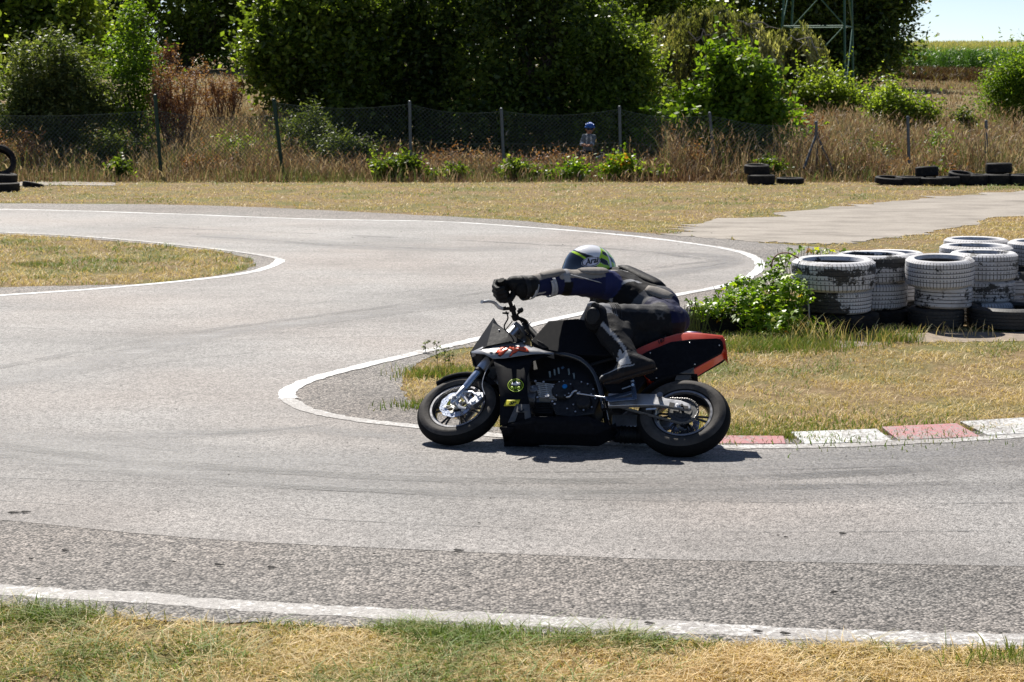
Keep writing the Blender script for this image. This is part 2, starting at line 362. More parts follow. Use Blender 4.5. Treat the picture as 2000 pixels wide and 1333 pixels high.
# rubber crumbs lying on the tarmac
m_crumb = simple('rubber_crumb', (.025, .023, .022), .8)
V = []; F = []
spots = [(28, 1006, .055), (50, 1005, .04), (60, 1096, .02), (127, 1080, .03), (427, 1108, .04), (530, 1113, .035), (895, 1080, .04), (488, 1005, .012), (1240, 1078, .012), (1535, 1054, .02), (1645, 1047, .03), (936, 1026, .012), (340, 1102, .012), (1268, 1223, .035), (1480, 1239, .03), (1533, 1243, .035), (1630, 1162, .03), (75, 1136, .02), (280, 1144, .012), (730, 1086, .012), (1520, 1050, .012), (367, 1222, .02)]
for i in range(170): spots.append((random.uniform(0, 2000), random.uniform(410, 1240) ** 1, random.uniform(.003, .010)))
for i in range(120): spots.append((random.uniform(0, 1500), random.uniform(400, 480), random.uniform(.006, .02)))
for px, py, s in spots:
    x, y, _ = G(px, py); a = random.uniform(-.5, .5); b = len(V); L = s * .6; wd = min(s * .22, .006)
    for t, hw, hz in ((-1, .3, .2), (-.4, 1, 1), (.3, .8, .7), (1, .25, .2)):
        cx = x + math.cos(a + .3 * t) * L * t; cy = y + math.sin(a + .3 * t) * L * t
        V += [(cx, cy - wd * hw, .009), (cx, cy, .010 + wd * hz * 1.3), (cx, cy + wd * hw, .009)]
    for i in range(3):
        k = b + 3 * i; F += [(k, k + 3, k + 4, k + 1), (k + 1, k + 4, k + 5, k + 2)]
tag(npmesh('rubber_debris', V, F, m_crumb), kind='stuff', label='dark rubber crumbs scattered on the tarmac', cat='debris')
# ================================================================== GRASS
_ph = rng.uniform(0, 6.28, (4, 14)); _dr = rng.uniform(0, 6.28, (4, 14)); _fr = rng.uniform(.6, 1.8, (4, 14))
def nz(x, y, s, k=0):
    o = 0
    for i in range(14):
        o = o + np.sin((x * math.cos(_dr[k, i]) + y * math.sin(_dr[k, i])) * s * _fr[k, i] + _ph[k, i])
    return o / 14 ** .5 * .7          # about -1..1
def inside(P, x, y):
    P = np.array(P); c = np.zeros(len(x), bool); j = len(P) - 1
    for i in range(len(P)):
        xi, yi = P[i]; xj, yj = P[j]
        if yi != yj:
            m = (yi > y) != (yj > y)
            if m.any(): c ^= m & (x < (xj - xi) * (y - yi) / (yj - yi) + xi)
        j = i
    return c
def leaf_mat(name, stops, trans=.35, rough=.45, attr='tint', tsat=1.35, tb=.55, spec=.28):
    m, nt, p = new_mat(name); N = NT(nt)
    a = N.n('Attribute', attribute_name=attr)
    col = N.ramp(a.outputs['Fac'], stops)
    N.l(col, p.inputs['Base Color']); p.inputs['Roughness'].default_value = rough; p.inputs['Specular IOR Level'].default_value = spec
    tr = N.n('BsdfTranslucent'); N.l(N.mix(1., col, (min(1.6, tsat * 1.15), tsat * 1.2, tb), 'MULTIPLY'), tr.inputs[0])
    mx = N.n('MixShader'); mx.inputs[0].default_value = trans
    N.l(p.outputs[0], mx.inputs[1]); N.l(tr.outputs[0], mx.inputs[2]); N.l(mx.outputs[0], nt.nodes['Material Output'].inputs[0])
    return m
STRAW = [(0., (.52, .36, .16)), (.2, (.82, .66, .38)), (.35, (.64, .47, .22)), (.48, (.42, .34, .14)), (.6, (.24, .24, .07)), (.8, (.12, .19, .03)), (1., (.20, .30, .05))]
m_grass = leaf_mat('dry_and_green_grass', STRAW, .22, .6, tsat=1.2, tb=.85)
def blades(x, y, z, h, wd, tint, lean=.8, segs=2):
    n = len(x); a = rng.uniform(0, 6.283, n); la = rng.uniform(0, 6.283, n); ln = h * lean * rng.uniform(.2, 1.3, n)
    ca, sa = np.cos(a), np.sin(a); V = []
    for t in np.linspace(0, 1, segs + 1):
        ww = wd * (1 - t ** 1.6 * .92) / 2; cx = x + np.cos(la) * ln * t * t; cy = y + np.sin(la) * ln * t * t
        cz = z + h * (t - .25 * t * t * lean)
        V.append(np.stack([cx - ca * ww, cy - sa * ww, cz], -1)); V.append(np.stack([cx + ca * ww, cy + sa * ww, cz], -1))
    k = 2 * (segs + 1); V = np.stack(V, 1).reshape(-1, 3); b = (np.arange(n) * k)[:, None]
    F = np.concatenate([b + np.array([[2 * i, 2 * i + 1, 2 * i + 3, 2 * i + 2]]) for i in range(segs)], 0)
    return V, F, np.repeat(tint, k)
def join(parts):
    V = []; F = []; A = []; b = 0
    for v, f, a in parts: V.append(v); F.append(f + b); A.append(a); b += len(v)
    return np.concatenate(V), np.concatenate(F), np.concatenate(A)
def gpx(px, py):
    dx = (px - 1000) / FPX; k = (666.5 - py) / FPX
    dy = _f[1] + _u[1] * k; dz = _f[2] + _u[2] * k; t = -CAM_H / dz
    return dx * t, dy * t
def lawn(n, x0, x1, y0, y1, hpx_m, seedk=0, green=0.0, edge=None, nm='grass', lab='', hm=(.02, .05), wk=1.0):
    px = rng.uniform(x0, x1, n); py = rng.uniform(y0, y1, n); x, y = gpx(px, py)
    ok = ~inside(PAVED, x, y) & ~inside(PAD, x, y) & ~inside(BARE, x, y); x, y = x[ok], y[ok]
    dist = np.hypot(x, y); g = nz(x, y, 1.7, 0) * .5 + nz(x, y, 5.5, 1) * .4 + green
    keep = rng.uniform(0, 1, len(x)) < np.clip(.75 + nz(x, y, 11, 2) * .6 + nz(x, y, 3, 1) * .3, .06, 1)
    x, y, dist, g = x[keep], y[keep], dist[keep], g[keep]
    if edge is not None:
        E = np.array(edge)[::4]; d = np.full(len(x), 9.)
        for q in E: d = np.minimum(d, np.hypot(x - q[0], y - q[1]))
        g = g + .9 * np.exp(-(d / .14) ** 2) * (nz(x, y, 3.1, 3) > -.2)
    g = g - .32 + .35 * nz(x, y, 1.2, 2) + .35 * nz(x, y, 6, 0)
    tint = np.where(rng.uniform(-.45, 1.45, len(x)) < g * 1.7, rng.uniform(.5, 1, len(x)), np.clip(rng.uniform(0, .48, len(x)) + .22 * nz(x, y, 2.6, 3) + .1 * nz(x, y, .7, 1), 0, .48))
    hh = rng.uniform(*hm, len(x)) * (1 + .5 * (tint > .5)) * (1 + .35 * nz(x, y, 7, 3))
    wd = np.maximum(rng.uniform(.002, .005, len(x)) * wk, dist / FPX * 1.5 * rng.uniform(.7, 1.3, len(x)))
    V, F, A = blades(x, y, np.zeros(len(x)), hh, wd, tint, 1.7)
    return tag(npmesh(nm, V, F, m_grass, attrs={'tint': A}), kind='stuff', label=lab, cat='grass')
lawn(80000, -150, 2150, 1175, 1400, 1, green=-.13, edge=low_edge, lab='dry straw and green grass verge along the near edge of the track', hm=(.03, .065), wk=1.5)
lawn(120000, 780, 2250, 425, 885, 1, green=-.12, edge=isl_edge, lab='sun-dried grass on the infield beside the tyre stacks')
lawn(26000, -150, 520, 448, 585, 1, green=.2, edge=lisl_edge, lab='yellow-green grass island inside the left bend', hm=(.03, .07))
lawn(70000, -150, 2150, 352, 470, 1, green=-.12, lab='dry mown grass strip between the far track and the fence', hm=(.03, .06))
for x0, x1, sd in ((-900, -150, 'left'), (2150, 2900, 'right')):
    lawn(30000, x0, x1, 352, 600, 1, green=-.02, lab='dry mown grass continuing beyond the %s edge of the photo' % sd, hm=(.03, .06)); lawn(14000, x0, x1, 600, 1400, 1, green=-.05, lab='dry verge grass continuing beyond the %s edge of the photo' % sd, hm=(.03, .06))
# tall wild grass with seed heads
WILD = [(0., (.085, .045, .028)), (.2, (.18, .10, .06)), (.4, (.31, .20, .12)), (.6, (.50, .38, .26)), (.76, (.28, .20, .11)), (.85, (.16, .18, .055)), (1., (.10, .15, .04))]
m_wild = leaf_mat('tall_wild_grass', WILD, .25, .6, tsat=1.15, tb=1.0)
def wild(n, pxr, Yr, h, head=.5, kk=0, tr=(0, .8), greenp=.2, wmul=1.0):
    Y = rng.uniform(Yr[0], Yr[1], n); x = (rng.uniform(*pxr, n) - 1000) / FPX * Y; q = x / Y * FPX + 1000; u = rng.uniform(0, 1, n)
    keep = ~((q > 1345) & (q < 1520) & (Y < 46) & (Y > 38.4) & (u > .14)) & ~((q > 40) & (q < 270) & (Y < 43) & (Y > 38.6) & (u > .3)); Y, x = Y[keep], x[keep]; n = len(Y); z = H(x, Y)
    hh = rng.uniform(h[0], h[1], n) * np.clip(1 + .55 * nz(x, Y, 1.6, kk) + .25 * nz(x, Y, 5, (kk + 2) % 4), .25, 1.7); gp = greenp + .35 * nz(x, Y, .9, (kk + 1) % 4)
    t = np.where(rng.uniform(0, 1, n) < gp, rng.uniform(.8, 1, n), np.clip(rng.uniform(tr[0], tr[1], n) + .15 * nz(x, Y, .8, (kk + 2) % 4), 0, .75))
    px1 = Y / FPX
    P = [blades(x, Y, z, hh, np.maximum(.006, px1 * 1.3) * wmul * np.ones(n), t, .45, 3)]
    m = rng.uniform(0, 1, n) < head
    xh, yh, zh, h2 = x[m], Y[m], z[m], hh[m]; k = len(xh)
    a = rng.uniform(0, 6.28, k); ln = h2 * .35 * rng.uniform(.1, 1.2, k); bx = xh + np.cos(a) * ln * .5 + rng.normal(0, .03, k); by = yh + np.sin(a) * ln * .5; bz = zh + h2 * .8
    P.append(blades(bx, by, bz, rng.uniform(.08, .18, k), rng.uniform(.015, .035, k), np.clip(rng.uniform(.2, .65, k), 0, .7), .9, 2))
    # loose leaves lower down
    P.append(blades(x + rng.normal(0, .05, n), Y, z, hh * .45, np.maximum(.012, px1 * 1.6) * np.ones(n), np.clip(t - .1, 0, 1), 1.2, 2))
    return P
P = wild(5200, (-60, 600), (38.5, 43.5), (.3, .75), .4, 0, (.0, .55), .45) + wild(3800, (-60, 560), (43.5, 50), (.4, .8), .5, 1, (.1, .65), .3) + \
    wild(4200, (560, 1330), (38.2, 39.4), (.12, .45), .4, 1, (.0, .55), .2) + wild(1500, (560, 1330), (39.4, 44), (.3, .6), .3, 3, (.0, .5), .1) + \
    wild(15000, (1290, 2120), (38.0, 46), (.35, .9), .7, 2, (.0, .72), .34) + wild(11000, (1290, 2120), (46, 58), (.5, .95), .8, 3, (.15, .78), .14) + \
    wild(2600, (330, 620), (46, 55), (.2, .5), .8, 2, (.4, .8), .0) + wild(6500, (-60, 2100), (37.0, 38.5), (.08, .35), .2, 1, (.0, .55), .35)
P += wild(5000, (-900, -60), (38.0, 50), (.35, .8), .5, 1, (.0, .65), .25) + wild(5000, (2120, 2900), (38.0, 52), (.35, .9), .6, 2, (.0, .7), .25)
V, F, A = join(P)
tag(npmesh('wild_grass', V, F, m_wild, attrs={'tint': A}), kind='stuff', label='tall dry wild grass with seed heads along the fence', cat='wild grass')
# stubble on the bank and the dry field further back
P = wild(9000, (1650, 2150), (58, 128), (.12, .3), .0, 0, (.2, .8), .12, 1.3) + wild(3000, (330, 620), (55, 82), (.06, .16), .0, 1, (.45, .75), .0, 1.3)
V, F, A = join(P); tag(npmesh('stubble', V, F, m_wild, attrs={'tint': A}), kind='stuff', label='short dry stubble on the rising field behind the fence', cat='stubble')
# maize
CORN = [(0., (.06, .13, .03)), (.4, (.10, .20, .045)), (.62, (.18, .27, .09)), (.75, (.40, .36, .17)), (1., (.50, .40, .22))]
m_corn = leaf_mat('maize_leaves', CORN, .3, .45)
P = []
for (Y0, Y1, n, wl) in ((138, 146, 2600, .1), (146, 170, 3600, .14), (170, 262, 7000, .22)):
    Y = rng.uniform(Y0, Y1, n); x = (rng.uniform(1600, 2200, n) - 1000) / FPX * Y; z = H(x, Y); hh = rng.uniform(1.75, 2.25, n)
    P.append(blades(x, Y, z, hh, np.full(n, wl * .35), rng.uniform(.2, .6, n), .1, 2))
    for k in range(6):
        fz = .12 + k * .13
        P.append(blades(x, Y, z + hh * fz, rng.uniform(.3, .55, n), np.full(n, wl), np.clip(rng.uniform(0, .45, n) + (fz > .65) * .15, 0, 1), 1.9, 3))
    P.append(blades(x, Y, z + hh * .93, rng.uniform(.2, .32, n), np.full(n, wl * .35), rng.uniform(.72, 1, n), .5, 2))
V, F, A = join(P); tag(npmesh('corn_field', V, F, m_corn, attrs={'tint': A}), kind='stuff', label='green maize field with brown tassels on the hill', cat='corn field')
# dark scrub band below the maize
SCRUB = [(0., (.07, .035, .025)), (.5, (.13, .07, .045)), (.8, (.16, .13, .05)), (1., (.26, .2, .1))]
m_scrub = leaf_mat('brown_scrub', SCRUB, .15, .7)
n = 16000; Y = rng.uniform(122, 134, n); x = (rng.uniform(1640, 2200, n) - 1000) / FPX * Y; top = np.interp(x / Y * FPX + 1000, [1640, 1720, 1850, 1960, 2010], [2.2, 1.6, 1.3, 1.1, .5])
V, F, A = join([blades(x, Y, H(x, Y), rng.uniform(.4, 1, n) * top * .62, np.full(n, .11), rng.uniform(0, 1, n) ** 1.3, .6, 2)])
tag(npmesh('scrub', V, F, m_scrub, attrs={'tint': A}), kind='stuff', label='dark brown scrub band at the foot of the maize field', cat='scrub')
# ================================================================== TREES AND SHRUBS
def leafquads(P, size, tint, aspect=.5, T=None, flat=.35):
    n = len(P)
    if T is None: T = rng.normal(0, 1, (n, 3)); T[:, 2] = T[:, 2] * .6 - .25
    T = T / np.linalg.norm(T, axis=1, keepdims=True)
    Nn = rng.normal(0, 1, (n, 3)); Nn[:, 2] += flat * 3; S = np.cross(T, Nn); S /= np.linalg.norm(S, axis=1, keepdims=True) + 1e-9
    L = (size * rng.uniform(.6, 1.3, n))[:, None]; Wd = L * aspect * .5
    V = np.stack([P - T * L * .5, P + S * Wd + T * L * .02, P + T * L * .5, P - S * Wd + T * L * .02], 1).reshape(-1, 3)
    return V, (np.arange(n) * 4)[:, None] + np.arange(4)[None], np.repeat(tint, 4)
def crown_pts(lobes, ncl, per, spread, shell=.55):
    L = np.array(lobes, float); wgt = L[:, 3] * L[:, 5] * 1.0; wgt = wgt / wgt.sum()
    k = rng.choice(len(L), ncl, p=wgt); d = rng.normal(0, 1, (ncl, 3)); d /= np.linalg.norm(d, axis=1, keepdims=True)
    r = rng.uniform(shell ** 3, 1.1, ncl) ** (1 / 3)
    C = L[k, :3] + d * L[k, 3:6] * r[:, None]
    sp = spread * rng.uniform(.5, 1.5, ncl); kk = rng.poisson(per, ncl) + 1
    idx = np.repeat(np.arange(ncl), kk)
    # sprays: leaves strung along a short twig that points outward
    tw = d * np.array([1, 1, .5]) + rng.normal(0, .6, (ncl, 3)); tw /= np.linalg.norm(tw, axis=1, keepdims=True)
    P = C[idx] + tw[idx] * (rng.uniform(-1, 1.4, len(idx)) * sp[idx])[:, None] + rng.normal(0, .35, (len(idx), 3)) * sp[idx][:, None]
    ct = rng.uniform(-.34, .34, ncl)[idx]
    return P, ct, C
m_bark = simple('grey_brown_bark', (.10, .08, .06), .9, 0, .35, 12, .6)
m_bark_pale = simple('pale_dead_wood', (.30, .27, .23), .85, 0, .3, 14, .5)
LM = {
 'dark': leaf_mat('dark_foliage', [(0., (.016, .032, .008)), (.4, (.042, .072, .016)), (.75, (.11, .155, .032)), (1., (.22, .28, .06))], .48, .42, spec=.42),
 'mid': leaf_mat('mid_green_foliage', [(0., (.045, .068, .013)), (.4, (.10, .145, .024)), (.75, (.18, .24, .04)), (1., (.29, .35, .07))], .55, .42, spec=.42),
 'olive': leaf_mat('olive_foliage', [(0., (.030, .045, .016)), (.45, (.07, .095, .032)), (.8, (.14, .17, .06)), (1., (.26, .28, .12))], .45, .5),
 'lime': leaf_mat('bright_green_foliage', [(0., (.05, .085, .010)), (.4, (.10, .17, .018)), (.75, (.19, .29, .032)), (1., (.32, .38, .05))], .48, .5),
 'willow': leaf_mat('willow_foliage', [(0., (.045, .055, .022)), (.4, (.11, .12, .05)), (.75, (.24, .235, .12)), (1., (.44, .41, .27))], .42, .5),
 'rust': leaf_mat('rust_brown_foliage', [(0., (.14, .055, .03)), (.5, (.27, .12, .07)), (1., (.42, .24, .15))], .3, .6),
 'vine': leaf_mat('vine_foliage', [(0., (.07, .12, .015)), (.4, (.14, .24, .02)), (.75, (.26, .38, .04)), (.93, (.42, .42, .05)), (1., (.5, .22, .05))], .45, .38),
}
def px_lobe(px, py, rx, ry, Y, dep=.8, dy=0):
    x, y, z = W(px, py, Y + dy); s = (Y + dy) / FPX
    return (x, y, z, rx * s, max(rx, ry) * s * dep, ry * s)
def tree(name, label, cat, Y, base, lobes, kind, ncl, per, leaf, spread=.3, trunk=.12, aspect=.5, shell=.5, group=None, bark=None, T=None, tb=.0, dep=.8, limbs=True):
    bx = (base - 1000) / FPX * Y; bz = float(H(bx, Y)); root = empty(name, (bx, Y, bz)); tag(root, label, cat, group)
    L = [px_lobe(*l[:4], Y, dep, l[4] if len(l) > 4 else 0) for l in lobes]
    X = []
    for l in L:
        X.append((*l[:3], l[3] * .8, l[4] * .8, l[5] * .8))
        for j in range(9):
            d = Vector((random.gauss(0, 1), random.gauss(0, 1), random.gauss(.25, 1))).normalized(); k = random.uniform(.7, 1.12); q = random.uniform(.16, .42)
            X.append((l[0] + d.x * l[3] * k, l[1] + d.y * l[4] * k, l[2] + d.z * l[5] * k, l[3] * q, l[4] * q, l[5] * q * 1.1))
    P, ct, C = crown_pts(X, int(ncl * .52), per * 1.7, spread * 1.1, shell)
    XP = np.array(X); ns = max(10, ncl // 9); kk_ = rng.integers(0, len(XP), ns); dd = rng.normal(0, 1, (ns, 3)); dd[:, 2] = np.abs(dd[:, 2]) * .9 + .1; dd /= np.linalg.norm(dd, axis=1, keepdims=True)
    st_ = XP[kk_, :3] + dd * XP[kk_, 3:6] * .9; LL = spread * rng.uniform(1.0, 3.2, ns); m_ = int(per * .9); tt = rng.uniform(0, 1, (ns, m_))
    cur = np.stack([np.zeros(ns), np.zeros(ns), rng.uniform(-.3, .5, ns)], -1)
    SP = (st_[:, None] + dd[:, None] * (tt * LL[:, None])[..., None] + cur[:, None] * (tt ** 2 * LL[:, None])[..., None] + rng.normal(0, spread * .16, (ns, m_, 3)) * (1.2 - tt)[..., None]).reshape(-1, 3)
    P = np.concatenate([P, SP]); ct = np.concatenate([ct, np.repeat(rng.uniform(-.1, .3, ns), m_)])
    ok = P[:, 2] > H(P[:, 0], P[:, 1]) + .03; P, ct = P[ok], ct[ok]; ct = ct + .10 * nz(P[:, 0] * 2, P[:, 2] * 2.2, 1.0, 2)
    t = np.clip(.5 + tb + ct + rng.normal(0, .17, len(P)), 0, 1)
    V, F, A = leafquads(P, leaf, t, aspect)
    o = npmesh('crown', V - np.array([bx, Y, bz]), F, LM[kind], root, {'tint': A})
    m = MB(); b0 = Vector((0, 0, -.1)); cen = sum((Vector(l[:3]) for l in L), Vector()) / len(L) - Vector((bx, Y, bz))
    fork = Vector((cen.x * .4, cen.y * .4, max(.3, cen.z * .35)))
    m.tube([b0, fork * .5 + Vector((.06, 0, 0)), fork], [trunk * 1.25, trunk, trunk * .8], 8)
    for l in L:
        c = Vector(l[:3]) - Vector((bx, Y, bz)); mid = (fork + c) * .5 + Vector((random.uniform(-.2, .2), random.uniform(-.2, .2), .15))
        m.tube([fork - Vector((0, 0, .05)), mid, c], [trunk * .7, trunk * .45, trunk * .15], 6)
        for j in range(7):
            d = Vector((random.gauss(0, 1), random.gauss(0, 1), random.gauss(.3, .8))).normalized(); q = mid.lerp(c, random.uniform(.2, 1))
            e = q + Vector((d.x * l[3], d.y * l[4], d.z * l[5])) * .8
            m.tube([q, (q + e) * .5 + Vector((0, 0, .08)), e], [trunk * .22, trunk * .14, trunk * .05], 5)
    m.build('trunk', bark or m_bark, root, 60)
    return root
# -- back row (tall, 80-95 m off)
BK = 'tall trees on the skyline'
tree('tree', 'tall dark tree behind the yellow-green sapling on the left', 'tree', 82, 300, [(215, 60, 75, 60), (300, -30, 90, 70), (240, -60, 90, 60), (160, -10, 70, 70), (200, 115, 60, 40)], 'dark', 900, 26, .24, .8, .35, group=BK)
tree('tree', 'tall dark tree with bright lower boughs above the sandy bank', 'tree', 80, 345, [(400, 40, 85, 60), (470, -20, 90, 70), (380, -60, 90, 60), (350, 85, 40, 30), (460, 100, 70, 35), (530, 60, 70, 70)], 'mid', 1000, 26, .24, .8, .35, group=BK, tb=-.1)
tree('tree', 'large tree whose top shows above the central thicket', 'tree', 88, 900, [(700, -20, 120, 70), (850, -30, 140, 90), (1000, -20, 120, 80), (900, 50, 150, 80)], 'dark', 900, 24, .26, .9, .4, group=BK)
tree('tree', 'lighter green tree between the central thicket and the willow', 'tree', 84, 1250, [(1160, 10, 90, 60), (1270, -20, 90, 70), (1220, 60, 90, 70), (1330, 20, 70, 70), (1250, 110, 60, 50)], 'mid', 1000, 24, .24, .8, .35, group=BK, tb=.1)
tree('tree', 'tall dark tree standing behind the green lattice pylon', 'tree', 92, 1640, [(1490, 0, 90, 80), (1580, 20, 100, 90), (1660, -40, 90, 90), (1690, 60, 85, 70), (1640, 115, 85, 50), (1560, 110, 80, 50), (1720, 20, 55, 55), (1730, 100, 35, 40), (1400, 0, 90, 50)], 'dark', 1700, 28, .27, .8, .4, group=BK, tb=.12)
# -- thicket behind the fence
tree('tree', 'broad bright green tree at the far left edge of the photo', 'tree', 56, 60, [(40, 30, 90, 60), (120, 60, 75, 60), (60, 110, 95, 60), (150, 20, 45, 50), (20, -40, 90, 60), (-20, 60, 80, 90), (150, 110, 40, 40)], 'mid', 1200, 26, .19, .5, .2, aspect=.6, tb=.16)
tree('shrub', 'olive green bushy shrub behind the left fence mesh', 'shrub', 43, 115, [(100, 130, 62, 48), (60, 180, 60, 50), (150, 170, 55, 60), (115, 230, 80, 60), (110, 290, 75, 50), (40, 250, 45, 60), (185, 215, 30, 40)], 'olive', 1300, 26, .11, .32, .07, aspect=.4, tb=.05)
tree('tree', 'slender yellow-green sapling rising beside the left green fence post', 'tree', 44, 275, [(262, 40, 22, 40), (255, 100, 42, 35), (240, 145, 42, 32), (280, 170, 32, 45), (255, 215, 38, 40), (285, 250, 28, 40), (230, 255, 30, 50)], 'lime', 480, 20, .10, .28, .05, aspect=.5, tb=-.1)
tree('tree', 'leafy dark green tree overhanging the sandy bank, left part of the central thicket', 'tree', 50, 620, [(540, 60, 60, 50), (600, 20, 80, 50), (560, 120, 70, 45), (620, 90, 100, 70), (560, 165, 65, 30), (680, 150, 90, 60), (520, 100, 40, 40), (640, 205, 85, 35), (700, 40, 90, 70)], 'mid', 1700, 26, .16, .42, .22, aspect=.62, tb=-.02)
tree('tree', 'very dark dense tree in the middle of the thicket', 'tree', 51, 860, [(780, 40, 90, 80), (880, 60, 100, 90), (800, 150, 100, 80), (920, 160, 100, 80), (760, 230, 90, 60), (880, 250, 110, 60), (840, 300, 90, 40), (700, 270, 60, 40), (620, 270, 60, 35, 1), (800, -200, 150, 110), (930, -330, 140, 120)], 'dark', 2500, 26, .145, .4, .25, aspect=.6, tb=.06)  # topmost lobes lie out of view, added to throw shade on the weeds
tree('tree', 'dark tree in front of which the seated cyclist rests', 'tree', 49, 1060, [(1000, 40, 90, 70), (1090, 60, 80, 80), (1040, 140, 100, 80), (980, 220, 90, 70), (1100, 210, 90, 80), (1030, 285, 100, 50), (1150, 270, 80, 55), (1150, 60, 50, 50), (1060, -150, 150, 110), (1130, -300, 130, 120)], 'dark', 2300, 26, .145, .4, .22, aspect=.6, tb=.12)  # highest lobes are unseen, added to keep sun off cyclist and weeds
tree('tree', 'lighter green tree at the right end of the thicket beside the willow', 'tree', 48, 1230, [(1190, 110, 55, 50), (1180, 170, 65, 60), (1235, 180, 50, 60), (1215, 240, 75, 60), (1250, 290, 65, 50), (1150, 130, 50, 50), (1225, 120, 35, 40), (1285, 240, 30, 40)], 'mid', 1250, 26, .125, .36, .16, aspect=.6, tb=.02)
tree('shrub', 'bright green leafy shrub in front of the willow', 'shrub', 41.5, 1440, [(1403, 118, 18, 26), (1420, 150, 28, 34), (1476, 150, 20, 30), (1455, 180, 50, 34), (1400, 200, 50, 35), (1470, 215, 55, 40), (1430, 250, 70, 40), (1460, 290, 65, 42), (1400, 310, 45, 30), (1480, 318, 50, 24), (1370, 225, 35, 30), (1510, 270, 25, 35)], 'lime', 820, 22, .15, .3, .09, aspect=.65, tb=-.02)
tree('shrub', 'low bright bushes under the fence mesh between thicket and bright shrub', 'shrub', 46, 1330, [(1320, 225, 40, 25), (1340, 265, 40, 30), (1300, 290, 40, 30)], 'lime', 300, 20, .11, .3, .06, tb=-.1)
tree('shrub', 'round green shrub at the foot of the pylon', 'shrub', 60, 1620, [(1600, 190, 45, 38), (1640, 205, 45, 30), (1690, 215, 35, 20), (1570, 210, 30, 30)], 'mid', 520, 24, .13, .4, .08, tb=.15)
tree('shrub', 'small green shrub on the dry field right of the pylon', 'shrub', 52, 1765, [(1750, 200, 35, 20), (1775, 222, 45, 22), (1720, 225, 30, 18), (1815, 235, 18, 14)], 'mid', 330, 22, .11, .3, .05, tb=.1)
tree('shrub', 'bright yellow-green shrub at the right edge below the maize', 'shrub', 52, 1975, [(1985, 155, 40, 35), (2030, 140, 55, 45), (1960, 200, 40, 35), (2030, 200, 70, 50), (1995, 175, 50, 50)], 'lime', 1100, 24, .10, .34, .1, aspect=.35, tb=.02)
tree('shrub', 'tiny dark green weed clump on the dry field by the right edge', 'shrub', 50, 1890, [(1888, 238, 16, 10), (1880, 230, 10, 8)], 'olive', 50, 16, .09, .2, .03)
# -- red-brown dead shrub: upright stems
def stems(name, label, Y, pxs, py0, py1, n, kind, wob=.12, leaf=.05, per=26, r=.008):
    x0, _, _ = W(sum(pxs) / 2, py1, Y); bz = float(H(x0, Y)); root = tag(empty(name, (x0, Y, bz)), label, 'shrub'); m = MB(); PP = []
    for i in range(n):
        a = random.uniform(-1, 1); hw = (pxs[1] - pxs[0]) / 2 * Y / FPX
        top = Vector((a * hw, random.uniform(-.6, .6), (W(0, random.uniform(py0, py0 + (py1 - py0) * .4), Y)[2] - bz)))
        bs = Vector((a * hw * .3 + random.uniform(-.05, .05), top.y * .3, 0)); md = (bs + top) * .5 + Vector((random.gauss(0, wob), random.gauss(0, wob), 0))
        m.tube([bs, md, top], [r * 1.6, r, r * .4], 4, False)
        for j in range(3):
            q = md.lerp(top, random.random()); e = q + Vector((random.gauss(0, .16), random.gauss(0, .16), random.uniform(.1, .4))); m.tube([q, e], [r * .5, r * .3], 3, False)
            PP += [tuple(q.lerp(e, random.random()) + Vector((random.gauss(0, .03), random.gauss(0, .03), 0))) for _ in range(per // 3)]
        PP += [tuple(md.lerp(top, random.random() ** .7) + Vector([random.gauss(0, .05) for _ in range(3)])) for _ in range(per)]
    P = np.array(PP); V, F, A = leafquads(P, leaf, rng.uniform(0, 1, len(P)), .4)
    npmesh('leaves', V, F, LM[kind], root, {'tint': A}); m.build('stem', simple(name + '_stem', (.13, .07, .05), .85), root, 60); return root
stems('dead_shrub', 'upright reddish brown dead shrub right of the left green post', 43, (296, 400), 120, 330, 75, 'rust', per=60, leaf=.06)
stems('dead_shrub', 'low rusty shrub on the sandy bank between sapling and thicket', 49, (395, 480), 150, 240, 50, 'rust', per=45, leaf=.06)
stems('dead_shrub', 'dark brown bare shrub under the tall skyline trees', 74, (300, 352), 85, 150, 40, 'rust', leaf=.10, per=14, r=.02)
